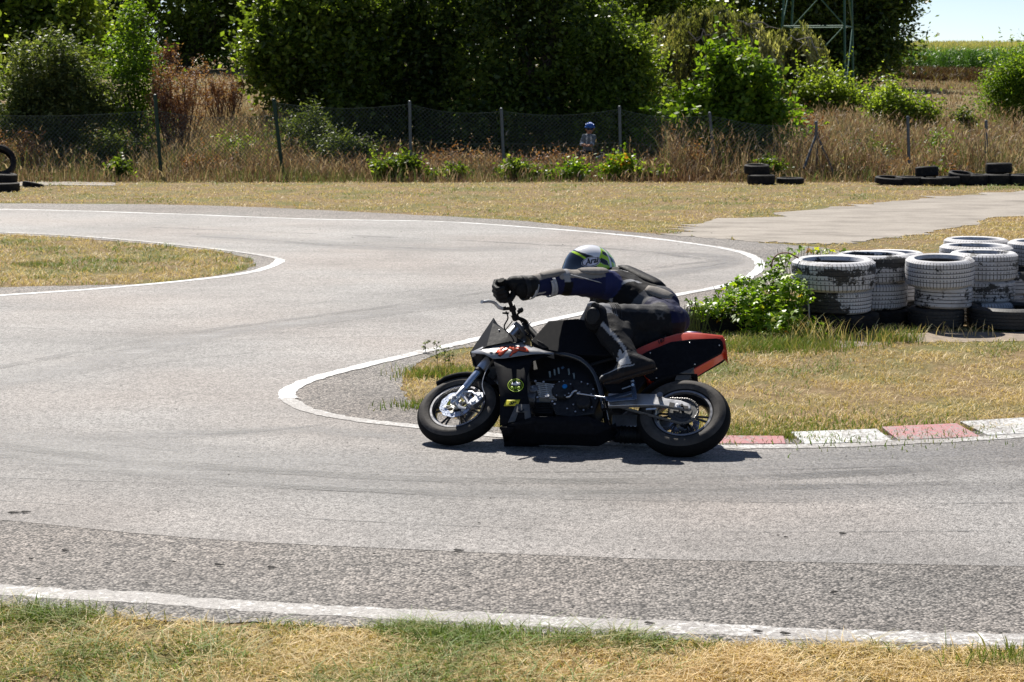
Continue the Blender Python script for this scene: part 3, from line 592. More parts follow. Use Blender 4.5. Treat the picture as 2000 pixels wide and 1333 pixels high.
# -- willow
def willow():
    Y = 62; bx = (1480 - 1000) / FPX * Y; bz = float(H(bx, Y)); root = tag(empty('willow_tree', (bx, Y, bz)), 'weeping willow with drooping olive branches left of the pylon', 'willow')
    doms = [(1340, 85, 70, 62, 1.0), (1400, 60, 65, 40, 1.2), (1450, 90, 60, 50, .9), (1540, 110, 62, 48, 1.0), (1320, 150, 50, 50, .8), (1500, 130, 50, 45, .8), (1570, 150, 30, 40, .6)]
    PP = []; TT = []; ti = []; m = MB(); s = Y / FPX
    for px, py, rx, ry, wt in doms:
        cx, _, cz = W(px, py, Y)
        for i in range(int(12 * wt)):
            a0 = random.uniform(0, 6.28); u0 = random.random() ** .5; Lc = random.uniform(.8, 3.0); tc = random.gauss(0, .3)
            for q_ in range(11):
                a = a0 + random.gauss(0, .15); u = min(1.12, max(0, u0 + random.gauss(0, .09)))
                x = cx + math.cos(a) * rx * s * u; y = Y + math.sin(a) * rx * s * u * 1.1; z = cz + ry * s * math.sqrt(max(0, 1 - min(1, u * u) * .9)) + random.gauss(0, .12)
                L = Lc * random.uniform(.6, 1.15) * (1 + .4 * u); ox = math.cos(a) * .3 * u; oy = math.sin(a) * .3 * u; sw = random.gauss(0, .22); tn = tc + random.gauss(0, .08)
                k = int(L * 24)
                for j in range(k):
                    t = j / k; PP.append((x + ox * math.sqrt(t) * 2 + sw * t * t + random.gauss(0, .035), y + oy * math.sqrt(t) * 2 + random.gauss(0, .03), z + .22 * math.sin(t * 3) - L * t)); TT.append((random.gauss(0, .5) + sw, random.gauss(0, .4), -1)); ti.append(tn)
    P = np.array(PP); ok = P[:, 2] > H(P[:, 0], P[:, 1]) + .4; P = P[ok]; T = np.array(TT)[ok]
    V, F, A = leafquads(P, .19, np.clip(.5 + np.array(ti)[ok] + rng.normal(0, .16, len(P)), 0, 1), .3, T)
    npmesh('crown', V - np.array([bx, Y, bz]), F, LM['willow'], root, {'tint': A})
    f = Vector((0, 0, 1.5)); m.tube([(0, 0, -.1), (.1, 0, .8), f], [.24, .2, .17], 9); 
    m.tube([(.9, .1, -.1), (.85, .1, 1.2), (1.1, .1, 2.4)], [.07, .06, .05], 7); m.tube([(.35, .1, -.1), (.5, .1, 1.2), (.6, .1, 2.4)], [.08, .06, .05], 7)
    for px, py, rx, ry, wt in doms:
        c = Vector(W(px, py - ry * .5, Y)) - Vector((bx, Y, bz)); m.tube([f, (f + c) * .5 + Vector((0, 0, .3)), c], [.13, .08, .03], 7)
    m.build('trunk', m_bark, root, 60)
    for px, py in ((1345, 62), (1420, 95), (1545, 70), (1440, 40)):
        d = MB(); c = Vector(W(px, py, Y - 1.2)) - Vector((bx, Y, bz)); a = c
        for j in range(5):
            b = a + Vector((random.gauss(.1, .25), random.gauss(0, .1), random.gauss(-.03, .12))); d.tube([a, b], [.025, .016], 5); a = b
            e = a + Vector((random.gauss(0, .3), 0, random.uniform(-.5, .1))); d.tube([a, e], [.014, .006], 4)
        d.build('dead_branch', m_bark_pale, root, 60)
willow()
# -- bramble clumps at the fence foot
cl = [(770, 335, 45, 18, 'green bramble clump beside the grey post left of centre'), (800, 325, 16, 16, 'small lime bramble at the foot of the grey post left of centre'), (875, 345, 35, 10, 'low green bramble mat right of the first grey post'),
      (1000, 335, 28, 18, 'green bramble clump at the foot of the second grey post'), (1045, 350, 30, 8, 'low bramble mat right of the second grey post'), (1115, 340, 22, 16, 'yellowing bramble clump below the seated cyclist'),
      (1205, 330, 26, 24, 'yellow and orange bramble clump right of the cyclist'), (1240, 350, 30, 10, 'green bramble mat under the third grey post'), (1290, 345, 25, 10, 'small green bramble right of the third grey post'),
      (690, 300, 36, 22, 'grey-green fern-like weed clump behind the mesh left of centre'), (1500, 330, 20, 10, 'low weeds beside the far pair of stacked black tyres'), (232, 330, 16, 12, 'pale green weed clump near the concrete strip'), (1830, 345, 15, 10, 'green weed sprouting between the far black tyres')]
for px, py, rx, ry, lb in cl:
    tree('bramble', lb, 'bramble', 37.9 if py > 320 else 41, px, [(px, py, rx, ry), (px + rx * .5, py + 5, rx * .5, ry * .6)], ('vine' if 'yell' in lb else 'mid') if py > 320 else 'olive', int(rx * 6), 12, .08, .13, .012, aspect=.7, shell=.2, tb=.0 if 'yell' in lb else -.08, group='brambles along the fence foot')

WG = 'green weeds standing in the wild grass'
for px, py, rx, ry, Y_, kd, lb in [(585, 270, 45, 45, 42, 'olive', 'leaning green weeds just right of the second green post'), (660, 295, 40, 25, 41, 'olive', 'bushy green weeds behind the mesh at the left end of the thicket'), (455, 300, 40, 25, 41, 'mid', 'low green weeds between the two green posts'), (400, 325, 30, 16, 39.5, 'rust', 'brown dock plants at the foot of the dead shrub'),
    (1838, 300, 22, 26, 41, 'lime', 'yellow-green weeds left of the last but one post, on the right'), (1690, 310, 40, 26, 41, 'olive', 'olive weeds right of the braced post'), (1930, 300, 30, 22, 43, 'olive', 'olive weeds at the last post'), (1640, 345, 40, 10, 38.5, 'olive', 'low dark weeds at the foot of the braced post'), (1720, 350, 30, 9, 38.3, 'rust', 'rusty weeds at the left end of the far tyre row'),
    (1340, 320, 40, 26, 40, 'rust', 'dry brown weeds between the bramble and the bright shrub'), (30, 300, 50, 30, 41, 'rust', 'brown undergrowth behind the stacked tyres on the left'), (230, 300, 45, 30, 41.5, 'olive', 'shaded green undergrowth left of the first green post'), (1560, 270, 30, 40, 44, 'rust', 'dry reddish weeds right of the bright shrub'), (900, 320, 60, 14, 40.5, 'rust', 'dry brown weeds behind the mesh right of the first grey post'), (1090, 322, 50, 12, 40, 'rust', 'dry brown weeds below the seated cyclist'), (1860, 352, 20, 6, 37.6, 'rust', 'reddish weeds before the far tyre row')]:
    tree('weed_shrub', lb, 'weeds', Y_, px, [(px, py, rx, ry), (px - rx * .6, py + 6, rx * .5, ry * .7), (px + rx * .6, py + 4, rx * .5, ry * .8)], kd, int(60 + rx * ry * .14), 14, .085, .2, .01, aspect=.35, shell=.1, tb=-.02, group=WG)

for px, Y_, kd, lb in ((-190, 50, 'mid', 'broad green tree just beyond the left photo edge'), (-420, 54, 'dark', 'dark tree well beyond the left photo edge'), (-650, 58, 'mid', 'green tree farthest beyond the left photo edge'), (2230, 60, 'mid', 'green tree just beyond the right photo edge'), (2520, 66, 'dark', 'dark tree well beyond the right photo edge')):
    tree('tree', lb, 'tree', Y_, px, [(px, 60, 110, 90), (px - 60, 160, 90, 70), (px + 60, 150, 90, 70), (px, 240, 110, 50), (px + 20, -30, 80, 60)], kd, 1000, 24, .2, .5, .25, aspect=.6, tb=.05)
# ================================================================== TYRES
def tyre_mat(name, paintc, wear, nlat, skew, grooves=True, seed=0., stain=.3, Rr=.3, band=None, side=0):
    m, nt, p = new_mat(name); N = NT(nt)
    tc = N.n('TexCoord'); sx = N.n('SeparateXYZ'); N.l(tc.outputs['Object'], sx.inputs[0])
    mp = N.n('Mapping'); mp.inputs['Location'].default_value = (seed, seed * 2.3, seed * .7); N.l(tc.outputs['Object'], mp.inputs[0]); co = mp.outputs[0]
    ang = N.math('ARCTAN2', sx.outputs[1], sx.outputs[0]); rad = N.math('SQRT', N.math('ADD', N.math('MULTIPLY', sx.outputs[0], sx.outputs[0]), N.math('MULTIPLY', sx.outputs[1], sx.outputs[1])))
    z = sx.outputs[2]; az = N.math('ABSOLUTE', z)
    u = N.math('ADD', N.math('MULTIPLY', ang, nlat / 6.2832), N.math('MULTIPLY', z, skew))
    fr = N.math('FRACT', u); sipe = N.math('LESS_THAN', fr, .17)
    # sipes mostly on the shoulders, shorter ones in the middle ribs
    sh = N.math('GREATER_THAN', az, .055); midm = N.math('GREATER_THAN', N.math('FRACT', N.math('MULTIPLY', z, 31.)), .55)
    sipe = N.math('MULTIPLY', sipe, N.math('MAXIMUM', sh, midm)); ontread = N.math('GREATER_THAN', rad, Rr * .94)
    sipe = N.math('MULTIPLY', sipe, ontread)
    n1 = N.noise(co, 9, 7, .75); n2 = N.noise(N_map(N, co, (1, 1, 3)), 3.2, 4, .6); n3 = N.noise(co, 60, 4, .7)
    k = N.math('ADD', N.math('MULTIPLY', n1, .6), N.math('MULTIPLY', n2, .4)); k = N.math('ADD', k, N.math('MULTIPLY', N.math('SUBTRACT', n3, .5), .25))
    if band: k = N.math('SUBTRACT', k, N.math('MULTIPLY', N.ramp(N.math('ABSOLUTE', N.math('DIVIDE', N.math('SUBTRACT', z, band[0]), band[1])), [(.5, 1.), (1., 0.)]), band[2]))
    if side: k = N.math('ADD', k, N.math('MULTIPLY', sx.outputs[0], side))
    mask = N.ramp(k, [(wear - .015, 0.), (wear + .015, 1.)])
    mask = N.math('MULTIPLY', mask, N.math('SUBTRACT', 1., sipe), True)
    mask = N.math('MULTIPLY', mask, N.math('GREATER_THAN', rad, N.math('ADD', N.math('MULTIPLY', ontread, Rr * .97), Rr * .5) if False else Rr * .55))
    grv = N.n('Attribute', attribute_name='groove'); mask = N.math('MULTIPLY', mask, N.math('SUBTRACT', 1., grv.outputs['Fac'], True))
    pc = N.mix(N.ramp(N.noise(co, 5, 6, .7), [(.45, 0.), (.75, stain)]), N.ramp(n3, [(.3, tuple(x * .86 for x in paintc)), (.7, paintc)]), (.22, .20, .19))
    rub = N.ramp(n3, [(.3, (.012, .012, .013)), (.75, (.045, .043, .042))])
    N.l(N.mix(mask, rub, pc), p.inputs['Base Color']); N.l(N.ramp(mask, [(0, .62), (1, .8)]), p.inputs['Roughness'])
    N.bump(N.math('ADD', N.math('SUBTRACT', 1., sipe), N.math('MULTIPLY', n3, .2)), p, .8, .006)
    return m
def N_map(N, co, sc):
    m = N.n('Mapping'); m.inputs['Scale'].default_value = sc; N.l(co, m.inputs[0]); return m.outputs[0]
def tyre_profile(Rt, w, ng=4, gd=.008):
    h = w / 2; P = [(Rt * .70, -h * .70), (Rt * .74, -h * .93), (Rt * .84, -h * 1.0), (Rt * .92, -h * .93), (Rt * .975, -h * .80)]; g = [0, 0, 0, 0, 0]
    a = -h * .78; b = h * .78; st = (b - a) / (ng + 1)
    for i in range(ng + 1):
        s0 = a + st * i + (.003 if i else 0); s1 = a + st * (i + 1) - (.003 if i < ng else 0)
        bul = lambda q: Rt * (1 - .018 * (q / h) ** 2)
        P += [(bul(s0), s0), (bul((s0 + s1) / 2), (s0 + s1) / 2), (bul(s1), s1)]; g += [0, 0, 0]
        if i < ng: P += [(Rt - gd, s1 + .0007), (Rt - gd, s1 + .0053)]; g += [1, 1]
    P += [(Rt * .975, h * .80), (Rt * .92, h * .93), (Rt * .84, h), (Rt * .74, h * .93), (Rt * .70, h * .70), (Rt * .715, h * .6), (Rt * .84, h * .85), (Rt * .94, h * .6), (Rt * .94, -h * .6), (Rt * .84, -h * .85), (Rt * .715, -h * .6)]
    g += [0] * 5 + [1] * 6
    return P, g
def tyre(name, label, c, Rt, w, mat, rot=(0, 0, 0), group=None, ng=4, n=72):
    P, g = tyre_profile(Rt, w, ng); k = len(P)
    V = []; A = []
    for i in range(n):
        a = 2 * math.pi * i / n; wob = 1 + .008 * math.sin(3 * a + c[0] * 7) + .014 * math.cos(2 * a + c[0] * 11 + c[2] * 9)
        V += [(r * math.cos(a) * wob, r * math.sin(a) * wob, h) for r, h in P]; A += g
    F = [(i * k + t, ((i + 1) % n) * k + t, ((i + 1) % n) * k + (t + 1) % k, i * k + (t + 1) % k) for i in range(n) for t in range(k)]
    o = npmesh(name, V, F, mat, attrs={'groove': A}, smooth=True); o.data.set_sharp_from_angle(angle=R(40))
    o.location = c; o.rotation_euler = rot; return tag(o, label, 'tyre', group)
WH = (.60, .60, .62)
tm_a1 = tyre_mat('white_tyre_worn_top', WH, .445, 62, 2.2, seed=1.3, Rr=.335, band=(.045, .04, .10)); tm_a2 = tyre_mat('white_tyre_half_black', WH, .50, 70, 0, seed=5.1, Rr=.28, side=.75)
tm_b = tyre_mat('white_tyre_scuffed', WH, .46, 56, 3, seed=2.2, Rr=.3, band=(.06, .05, .09)); tm_w = tyre_mat('white_tyre', WH, .39, 64, 1.2, seed=3.4, Rr=.27, stain=.7); tm_w2 = tyre_mat('white_tyre_slanted', WH, .42, 72, -2.4, seed=8.8, Rr=.27)
tm_w3 = tyre_mat('white_tyre_stained', WH, .455, 58, .6, seed=6.1, Rr=.28, stain=.8); tm_k = tyre_mat('black_tyre', (.3, .3, .31), .64, 60, 1.5, seed=4.7, Rr=.3); tm_kk = simple('old_black_tyre', (.014, .014, .015), .75, 0, .5, 20, .4, .15, dirt=((.10, .085, .065), .3))
TG = 'white painted tyres of the track barrier'
def column(px, Y, items):
    z = 0; x0 = (px - 1000) / FPX * Y * 1.0
    # a column's px is read at its own distance along the ground
    d = ray(px, 640); x0 = d[0] / d[1] * Y
    for Rt, w, dx, dy, mat, lab, tl in items:
        grp = TG if 'white' in lab else None
        tyre('tyre', lab, (x0 + dx, Y + dy, z + w / 2), Rt, w, mat, (R(tl), R(tl * .6), 0 if 'half black' in lab else random.uniform(0, 6)), grp); z += w * .985
column(1628, 14.98, [(.345, .14, .02, .0, tm_kk, 'black tyre at the bottom of the stack nearest the vines', 0), (.282, .185, .01, -.02, tm_a2, 'half black half white tyre tied with a strap, under the biggest worn tyre', 0), (.335, .24, -.01, 0, tm_a1, 'widest white tyre with black worn tread, topping the stack beside the vines', -1)])
column(1700, 15.45, [(.32, .12, .03, 0, tm_kk, 'black tyre under the second stack from the vines', 0), (.30, .215, 0, 0, tm_w2, 'white tyre with dotted ribs under the scuffed one in the second stack', 0), (.30, .232, .0, 0, tm_b, 'scuffed white and black tyre topping the second stack from the vines', 0)])
column(1741, 15.95, [(.26, .12, 0, 0, tm_kk, 'black tyre at the base of the narrow recessed stack', 0), (.245, .20, 0, 0, tm_w, 'white tyre in the middle of the narrow recessed stack', 0), (.25, .215, .01, 0, tm_w2, 'white tyre topping the narrow recessed stack between scuffed and smooth ones', 0)])
column(1834, 15.1, [(.225, .16, -.02, .02, tm_k, 'black tyre with pale scrawl at the base of the middle stack', 0), (.225, .18, .03, .02, tm_w3, 'stained white tyre second from the top of the middle stack', 1), (.272, .225, -.01, 0, tm_w, 'clean ribbed white tyre on top of the middle stack', 3)])
column(1917, 15.5, [(.27, .17, .0, 0, tm_w, 'white tyre barely showing behind the large low black tyre', 0), (.268, .18, -.01, 0, tm_w3, 'stained white tyre under the smudged one, right stack', 0), (.28, .225, 0, 0, tm_w3, 'smudged white tyre with dark stain on top of the right stack', 0)])
column(1902, 16.15, [(.3, .17, 0, 0, tm_kk, 'hidden black tyre at the base behind the right stack', 0), (.28, .19, 0, 0, tm_w, 'white tyre in the middle of the stack behind the right one', 0), (.31, .215, 0, 0, tm_w, 'white tyre whose rim shows just behind the smudged tyre', 0)])
column(1901, 16.9, [(.3, .18, 0, 0, tm_kk, 'black tyre at the base of the rearmost stack', 0), (.28, .19, 0, 0, tm_w, 'white tyre in the middle of the rearmost stack', 0), (.285, .20, 0, 0, tm_w, 'white tyre with the highest rim, topping the rearmost stack', 0)])
column(1972, 16.2, [(.2, .15, .0, 0, tm_w2, 'small pale tyre low between the right stacks', 0), (.2, .2, 0, 0, tm_b, 'dark knobbly tyre peeping out right of the smudged one', 0)])
column(2030, 16.4, [(.3, .18, 0, 0, tm_kk, 'black tyre at the base by the right photo edge', 0), (.3, .19, 0, 0, tm_b, 'scuffed tyre in the stack cut by the right photo edge', 0), (.3, .22, .0, 0, tm_w, 'ribbed white tyre topping the stack cut by the right photo edge', 0)])
column(1965, 15.1, [(.34, .175, .02, 0, tm_k, 'large low black tyre lying in front of the right stack', 0)])
column(2125, 15.6, [(.3, .2, 0, 0, tm_k, 'black tyre just beyond the right photo edge', 0), (.3, .2, 0, 0, tm_w, 'white tyre just beyond the right photo edge', 0)])
column(1400, 15.0, [(.30, .145, 0, 0, tm_kk, 'dusty black tyre lying flat behind the motorcycle tail', 0)])
column(1500, 15.15, [(.31, .15, 0, 0, tm_kk, 'dusty black tyre lying flat under the vines', 0)])
s = MB(); xs_, ys_ = (1583 - 1000) / FPX * 14.7, 14.73
s.tube([(xs_ - .005, ys_ + .02, .36), (xs_ - .006, ys_ - .012, .34), (xs_ + .002, ys_ - .02, .22), (xs_ + .012, ys_ - .008, .12), (xs_ + .012, ys_ + .03, .1)], .007, 6)
tag(s.build('strap', simple('grey_strap', (.4, .4, .4), .6)), 'pale strap tied round the half black tyre', 'strap')
# far black tyres
def far(px, py, Rt, w, lab, z=0, rot=(0, 0, 0)):
    x, y, _ = G(px, py); tyre('tyre', lab, (x, y + Rt * .5, z + w / 2), Rt, w, tm_kk, rot, 'black tyres along the fence', 2, 40)
far(1488, 361, .27, .19, 'lower black tyre of the pair left of the braced post'); far(1479, 360, .25, .18, 'upper black tyre of the pair left of the braced post', .19, (R(3), 0, 0))
far(1545, 360, .27, .12, 'sunken black tyre in weeds just left of the braced post')
for px, py, z, rt, w, lab, rx in ((1742, 362, .02, .3, .13, 'thin pale-rimmed black tyre at the left end of the far row', 4), (1780, 362, 0, .28, .16, 'sunken black tyre second in the far row', 0), (1812, 361, .14, .22, .2, 'tilted black tyre on top, second in the far row', -6), (1825, 363, 0, .25, .15, 'black tyre under the tilted one in the far row', 0),
    (1853, 363, 0, .24, .17, 'small black tyre in the middle of the far row', 0), (1880, 362, .06, .25, .18, 'slanting black tyre in the middle of the far row', 8), (1906, 362, 0, .28, .2, 'black tyre left of the far row pair', 0), (1954, 362, 0, .3, .21, 'lower black tyre of the pair beside the last fence post', 0), (1953, 361, .21, .25, .2, 'upper black tyre of the pair beside the last fence post', -2), (2005, 363, 0, .3, .21, 'black tyre at the right end of the far row', 0)):
    far(px, py, rt, w, lab, z, (R(rx), R(rx * .5), 0))
far(0, 375, .31, .16, 'bottom black tyre of the stack at the left photo edge'); far(-2, 374, .3, .16, 'middle black tyre of the stack at the left photo edge', .16, (0, R(4), 0))
far(-6, 371, .32, .2, 'black tyre standing upright on the stack at the left photo edge', .40, (R(62), 0, R(18)))
far(62, 366, .2, .1, 'grey dusty tyre half sunk beside the concrete strip', -.02, (R(-8), R(10), 0))
# ================================================================== FENCE
def fence():
    root = tag(empty('chain_link_fence', (0, 38.5, 0)), 'sagging chain-link fence on green and grey posts along the field', 'fence')
    gm = simple('green_fence_paint', (.008, .032, .02), .45, 0, .3, 20, .2); gg = simple('galvanised_post', (.10, .115, .13), .45, .3, .25, 20, .2); wm = simple('fence_wire', (.10, .13, .125), .35, .5, .3, 40)
    posts = [(-560, 200, -548, 350, gm), (-345, 195, -333, 351, gm), (-130, 190, -118, 352, gm), (303, 188, 316, 355, gm), (535, 197, 555, 352, gm), (800, 200, 803, 345, gg), (979, 214, 986, 345, gg), (1210, 210, 1213, 345, gg), (1386, 222, 1399, 350, gg), (1594, 240, 1597, 350, gg), (1773, 230, 1777, 350, gg), (1926, 238, 1927, 350, gg), (2120, 238, 2120, 350, gg), (2300, 240, 2300, 352, gg), (2480, 240, 2482, 352, gg)]
    P = []
    for a, b, c, d, mt in posts:
        Y = 38.5; t = Vector(W(a, b, Y)); q = Vector(W(c, d, Y)); q.z = -.15; P.append((t, q)); m = MB(); r = .032 if mt is gg else .038
        m.tube([q - Vector((0, Y, 0)), t - Vector((0, Y, 0))], r, 8); m.ball(tuple(t - Vector((0, Y, 0))), r * 1.1, 8, 4)
        po = m.build('post', mt, root, 40)
        if a == 1594:
            for bx, by in ((1570, 330), (1635, 352)):
                m = MB(); e = Vector(W(bx, by, Y - .5)); s0 = t.lerp(q, .18); m.tube([s0 - Vector((0, Y, 0)), e - Vector((0, Y, 0))], .026, 8); m.build('brace', gg, root, 40)
            m = MB(); m.tube([t.lerp(q, .15) - Vector((0, Y, 0)), t.lerp(q, .22) - Vector((0, Y, 0))], .05, 8); m.build('clamp', gg, root, 40)
    for i in range(len(P) - 1):
        if posts[i][0] > 1500: continue
        (t0, b0), (t1, b1) = P[i], P[i + 1]; low = posts[i][0] < 400
        Lx = (t1 - t0).length; n = int(Lx / .085); hgt = 1.42 if not low else 1.2; k = int(hgt / .085); V = []; F = []
        def pt(u, v):
            tp = t0.lerp(t1, u); bt = b0.lerp(b1, u); z1 = tp.z - .04 - .10 * math.sin(math.pi * u) - (.25 if low else 0); z0 = .08
            return Vector((tp.x * (v) + bt.x * (1 - v), 38.5 - 38.5 + .05 * math.sin(u * 9 + v * 3) * math.sin(math.pi * u), z0 + (z1 - z0) * v))
        wr = .0032
        def seg(a, b):
            d = (b - a); s = Vector((-d.z, 0, d.x)).normalized() * wr; bb = len(V); o = Vector((0, wr, 0))
            V.extend([tuple(a - s), tuple(a + s), tuple(b + s), tuple(b - s), tuple(a + o), tuple(b + o)]); F.extend([(bb, bb + 1, bb + 2, bb + 3), (bb, bb + 3, bb + 5, bb + 4), (bb + 4, bb + 5, bb + 2, bb + 1)])
        for s_ in (1, -1):
            for j in range(-k, n + k):
                q = None
                for st in range(0, k + 1, 2):
                    u = (j + s_ * st) / n
                    if s_ < 0: u = (j + k - st - k * 0) / n
                    if 0 <= u <= 1:
                        c = pt(u, st / k)
                        if q is not None: seg(q, c)
                        q = c
                    else: q = None
        for v in ((1, .5, 0) if not low else (1, 0)):
            q = None
            for st in range(13):
                c = pt(st / 12, v)
                if q is not None: seg(q, c)
                q = c
        npmesh('wire_mesh', V, F, wm, root)
fence()
# ================================================================== PYLON
def pylon():
    Y = 78; cx = (1589 - 1000) / FPX * Y; root = tag(empty('pylon', (cx, Y, float(H(cx, Y)))), 'green steel lattice power pylon rising behind the willow', 'pylon')
    gm = simple('green_pylon_paint', (.025, .085, .055), .45, .2, .25, 6); gm2 = simple('faded_green_paint', (.06, .13, .09), .4, .2, .2, 6); z0 = -.3; Ht = 26.
    def rad(z): return 1.92 - z * .052
    def corner(k, z): a = R(28) + k * math.pi / 2; return Vector((rad(z) * math.cos(a), rad(z) * math.sin(a), z))
    for k in range(4):
        m = MB(); m.tube([corner(k, z0), corner(k, Ht)], [.050, .038], 4); m.build('leg', gm, root, 30)
    zs = [.2, 3.0, 5.6, 8, 10.2, 12.2, 14, 16, 18, 20, 22, 24, 26]
    for k in range(4):
        for a, b in zip(zs, zs[1:]):
            m = MB(); f_ = zs.index(a) % 2; m.tube([corner(k + f_, a), corner(k + 1 - f_, b)], .028, 4); m.build('brace', gm2, root, 30)
        for z in (3.0, 8.0, 14.0): m = MB(); m.tube([corner(k, z), corner(k + 1, z)], .028, 4); m.build('crossbar', gm, root, 30)
    for z in (20, 23.5):
        m = MB(); m.tube([(-4, 0, z), (4, 0, z)], .08, 4); m.tube([(-4, 0, z), (0, 0, z + 1.2), (4, 0, z)], .05, 4); m.build('arm', gm, root, 30)
pylon()
# ================================================================== VINES AND WEEDS ROUND THE TYRES
def lobed_leaves(name, P, size, tint, mat, parent, up=.6):
    # three-lobed leaves, each made of three pointed leaflets sharing a base
    n = len(P); V = []; F = []; A = []; b = 0
    az = rng.uniform(0, 6.28, n); nr = np.stack([rng.normal(0, .55, n), rng.normal(-.15, .55, n), np.full(n, up + .4)], -1); nr /= np.linalg.norm(nr, axis=1, keepdims=True)
    t = np.stack([np.cos(az), np.sin(az), rng.normal(-.25, .3, n)], -1); t -= nr * (t * nr).sum(1, keepdims=True); t /= np.linalg.norm(t, axis=1, keepdims=True); s = np.cross(nr, t)
    S = (size * rng.uniform(.55, 1.25, n))[:, None]
    for ang, L in ((0, 1.), (.95, .8), (-.95, .8)):
        d = t * math.cos(ang) + s * math.sin(ang); q = np.cross(nr, d); fold = nr * S * .08
        Vv = np.stack([P, P + (d * .45 + q * .26) * S * L + fold, P + d * S * L - nr * S * .12, P + (d * .45 - q * .26) * S * L + fold], 1).reshape(-1, 3)
        V.append(Vv); F.append((np.arange(n) * 4)[:, None] + np.arange(4)[None] + b); A.append(np.repeat(tint, 4)); b += 4 * n
    return npmesh(name, np.concatenate(V), np.concatenate(F), mat, parent, {'tint': np.concatenate(A)})
def vine(label, lobes, Y, dens, size, tb, name='vine', kind='vine', stemn=26, dep=.6):
    L = [px_lobe(px, py, rx, ry, Y, dep, dy) for px, py, rx, ry, dy in lobes]; c0 = L[0]; root = tag(empty(name, (c0[0], c0[1], 0)), label, 'vine'); org = np.array([c0[0], c0[1], 0])
    PP = []; m = MB()
    for l in L:
        k = int(l[3] * l[5] * dens); d = rng.normal(0, 1, (k, 3)); d /= np.linalg.norm(d, axis=1, keepdims=True); d *= rng.uniform(.1, 1.05, k)[:, None] ** .5
        PP.append(np.array(l[:3]) + d * np.array(l[3:6]))
        for j in range(stemn // len(L) + 2):
            a = Vector((l[0] + random.uniform(-.5, .5) * l[3] - org[0], l[1] - org[1] + random.uniform(-.3, .3) * l[4], .0)); e = Vector((l[0] + random.uniform(-.9, .9) * l[3] - org[0], l[1] - org[1] + random.uniform(-.9, .9) * l[4], max(.03, l[2] + random.uniform(-.5, 1) * l[5])))
            m.tube([a, (a + e) * .5 + Vector((random.uniform(-.04, .04), -.02, .05)), e], [.004, .003, .002], 4, False)
    P = np.concatenate(PP); P = P[P[:, 2] > .015]; t = np.clip(tb + rng.normal(0, .2, len(P)) + .12 * nz(P[:, 0] * 4, P[:, 2] * 4, 1, 1), 0, 1)
    lobed_leaves('leaves', P - org, size, t, LM[kind], root); m.build('stem', simple('green_stem', (.10, .13, .035), .7, 0, .3), root, 60); return root
vine('lush bright green creeper climbing the left side of the tyre barrier', [(1475, 585, 62, 36, 0), (1420, 597, 55, 24, .1), (1500, 618, 70, 42, -.15), (1548, 575, 40, 44, -.12), (1545, 640, 52, 38, -.35), (1385, 608, 45, 18, 0), (1450, 562, 38, 24, .4), (1510, 550, 36, 26, .1), (1590, 650, 22, 30, -.4)], 14.7, 8200, .050, .46)
vine('thin creeper runner with small leaves arching above the creeper', [(1535, 500, 22, 18, .3), (1515, 525, 34, 28, .2), (1545, 515, 26, 22, .1), (1560, 490, 30, 10, .4), (1500, 560, 30, 18, .2), (1455, 550, 22, 12, .4), (1410, 565, 20, 10, .4)], 15.0, 2100, .045, .5)
vine('yellow-green creeper tips showing behind the top worn tyre', [(1605, 490, 28, 6, .6), (1650, 493, 15, 4, .6)], 15.2, 7000, .05, .78)
vine('low creeper strands spreading towards the motorcycle seat', [(1350, 590, 14, 12, 0), (1372, 600, 25, 12, 0), (1345, 612, 12, 8, 0)], 14.6, 3200, .045, .45)
m = MB(); pts = [Vector(W(px, py, 14.9)) for px, py in ((1512, 560), (1508, 530), (1509, 510), (1520, 497), (1540, 495), (1560, 505))]
m.tube([tuple(p) for p in catmull(pts, 5)], .006, 5); tag(m.build('bramble_cane', simple('brown_cane', (.16, .07, .04), .7)), 'arching red-brown cane above the creeper', 'cane')
def tuft(label, px, py, n, h, spread, tr=(.3, 1), lean=.6, nm='grass'):
    x, y, _ = G(px, py); r = rng.normal(0, spread, (n, 2)); V, F, A = blades(r[:, 0], r[:, 1] * .6, np.zeros(n), rng.uniform(h * .4, h, n), rng.uniform(.004, .009, n), rng.uniform(*tr, n), lean, 4)
    o = npmesh(nm, V, F, m_grass, attrs={'tint': A}); o.location = (x, y, 0); return tag(o, label, 'grass', kind='stuff')
for i, (lb, px, py, n, h, sp, tr) in enumerate([('long green and straw grass under the half black tyre', 1590, 668, 160, .26, .12, (.1, .9)), ('dense dark green grass at the foot of the creeper', 1530, 680, 1100, .13, .28, (.5, .9)), ('green grass behind the motorcycle tail', 1440, 680, 900, .10, .30, (.4, 1)),
   ('fine feathery grass tuft right of the second stack', 1750, 668, 260, .16, .10, (.35, .95)), ('thin grass in the shade before the worn stack', 1670, 672, 120, .14, .24, (.3, .9)), ('seeding grass stems before the middle stack', 1840, 655, 40, .14, .2, (.1, .6)), ('green grass strip on the infield edge behind the kerb', 1660, 840, 1500, .05, .45, (.55, 1)), ('green grass by the rear wheel', 1480, 848, 900, .06, .25, (.35, 1)),
   ('tall weedy grass on the infield tip by the front wheel', 875, 735, 1300, .10, .16, (.3, 1)), ('short green grass at the very tip of the infield', 850, 795, 500, .07, .14, (.5, 1)), ('lush green tuft on the near verge left of the photo centre', 905, 1258, 380, .09, .10, (.62, 1)), ('spiky green tuft on the near verge at far right', 1960, 1300, 200, .1, .1, (.5, 1)), ('weed at the left end of the near verge', 130, 1212, 320, .07, .12, (.6, 1)), ('green grass patch around the left edge island', 70, 520, 200, .09, .15, (.5, .9))]):
    tuft(lb, px, py, n, h, sp, tr)
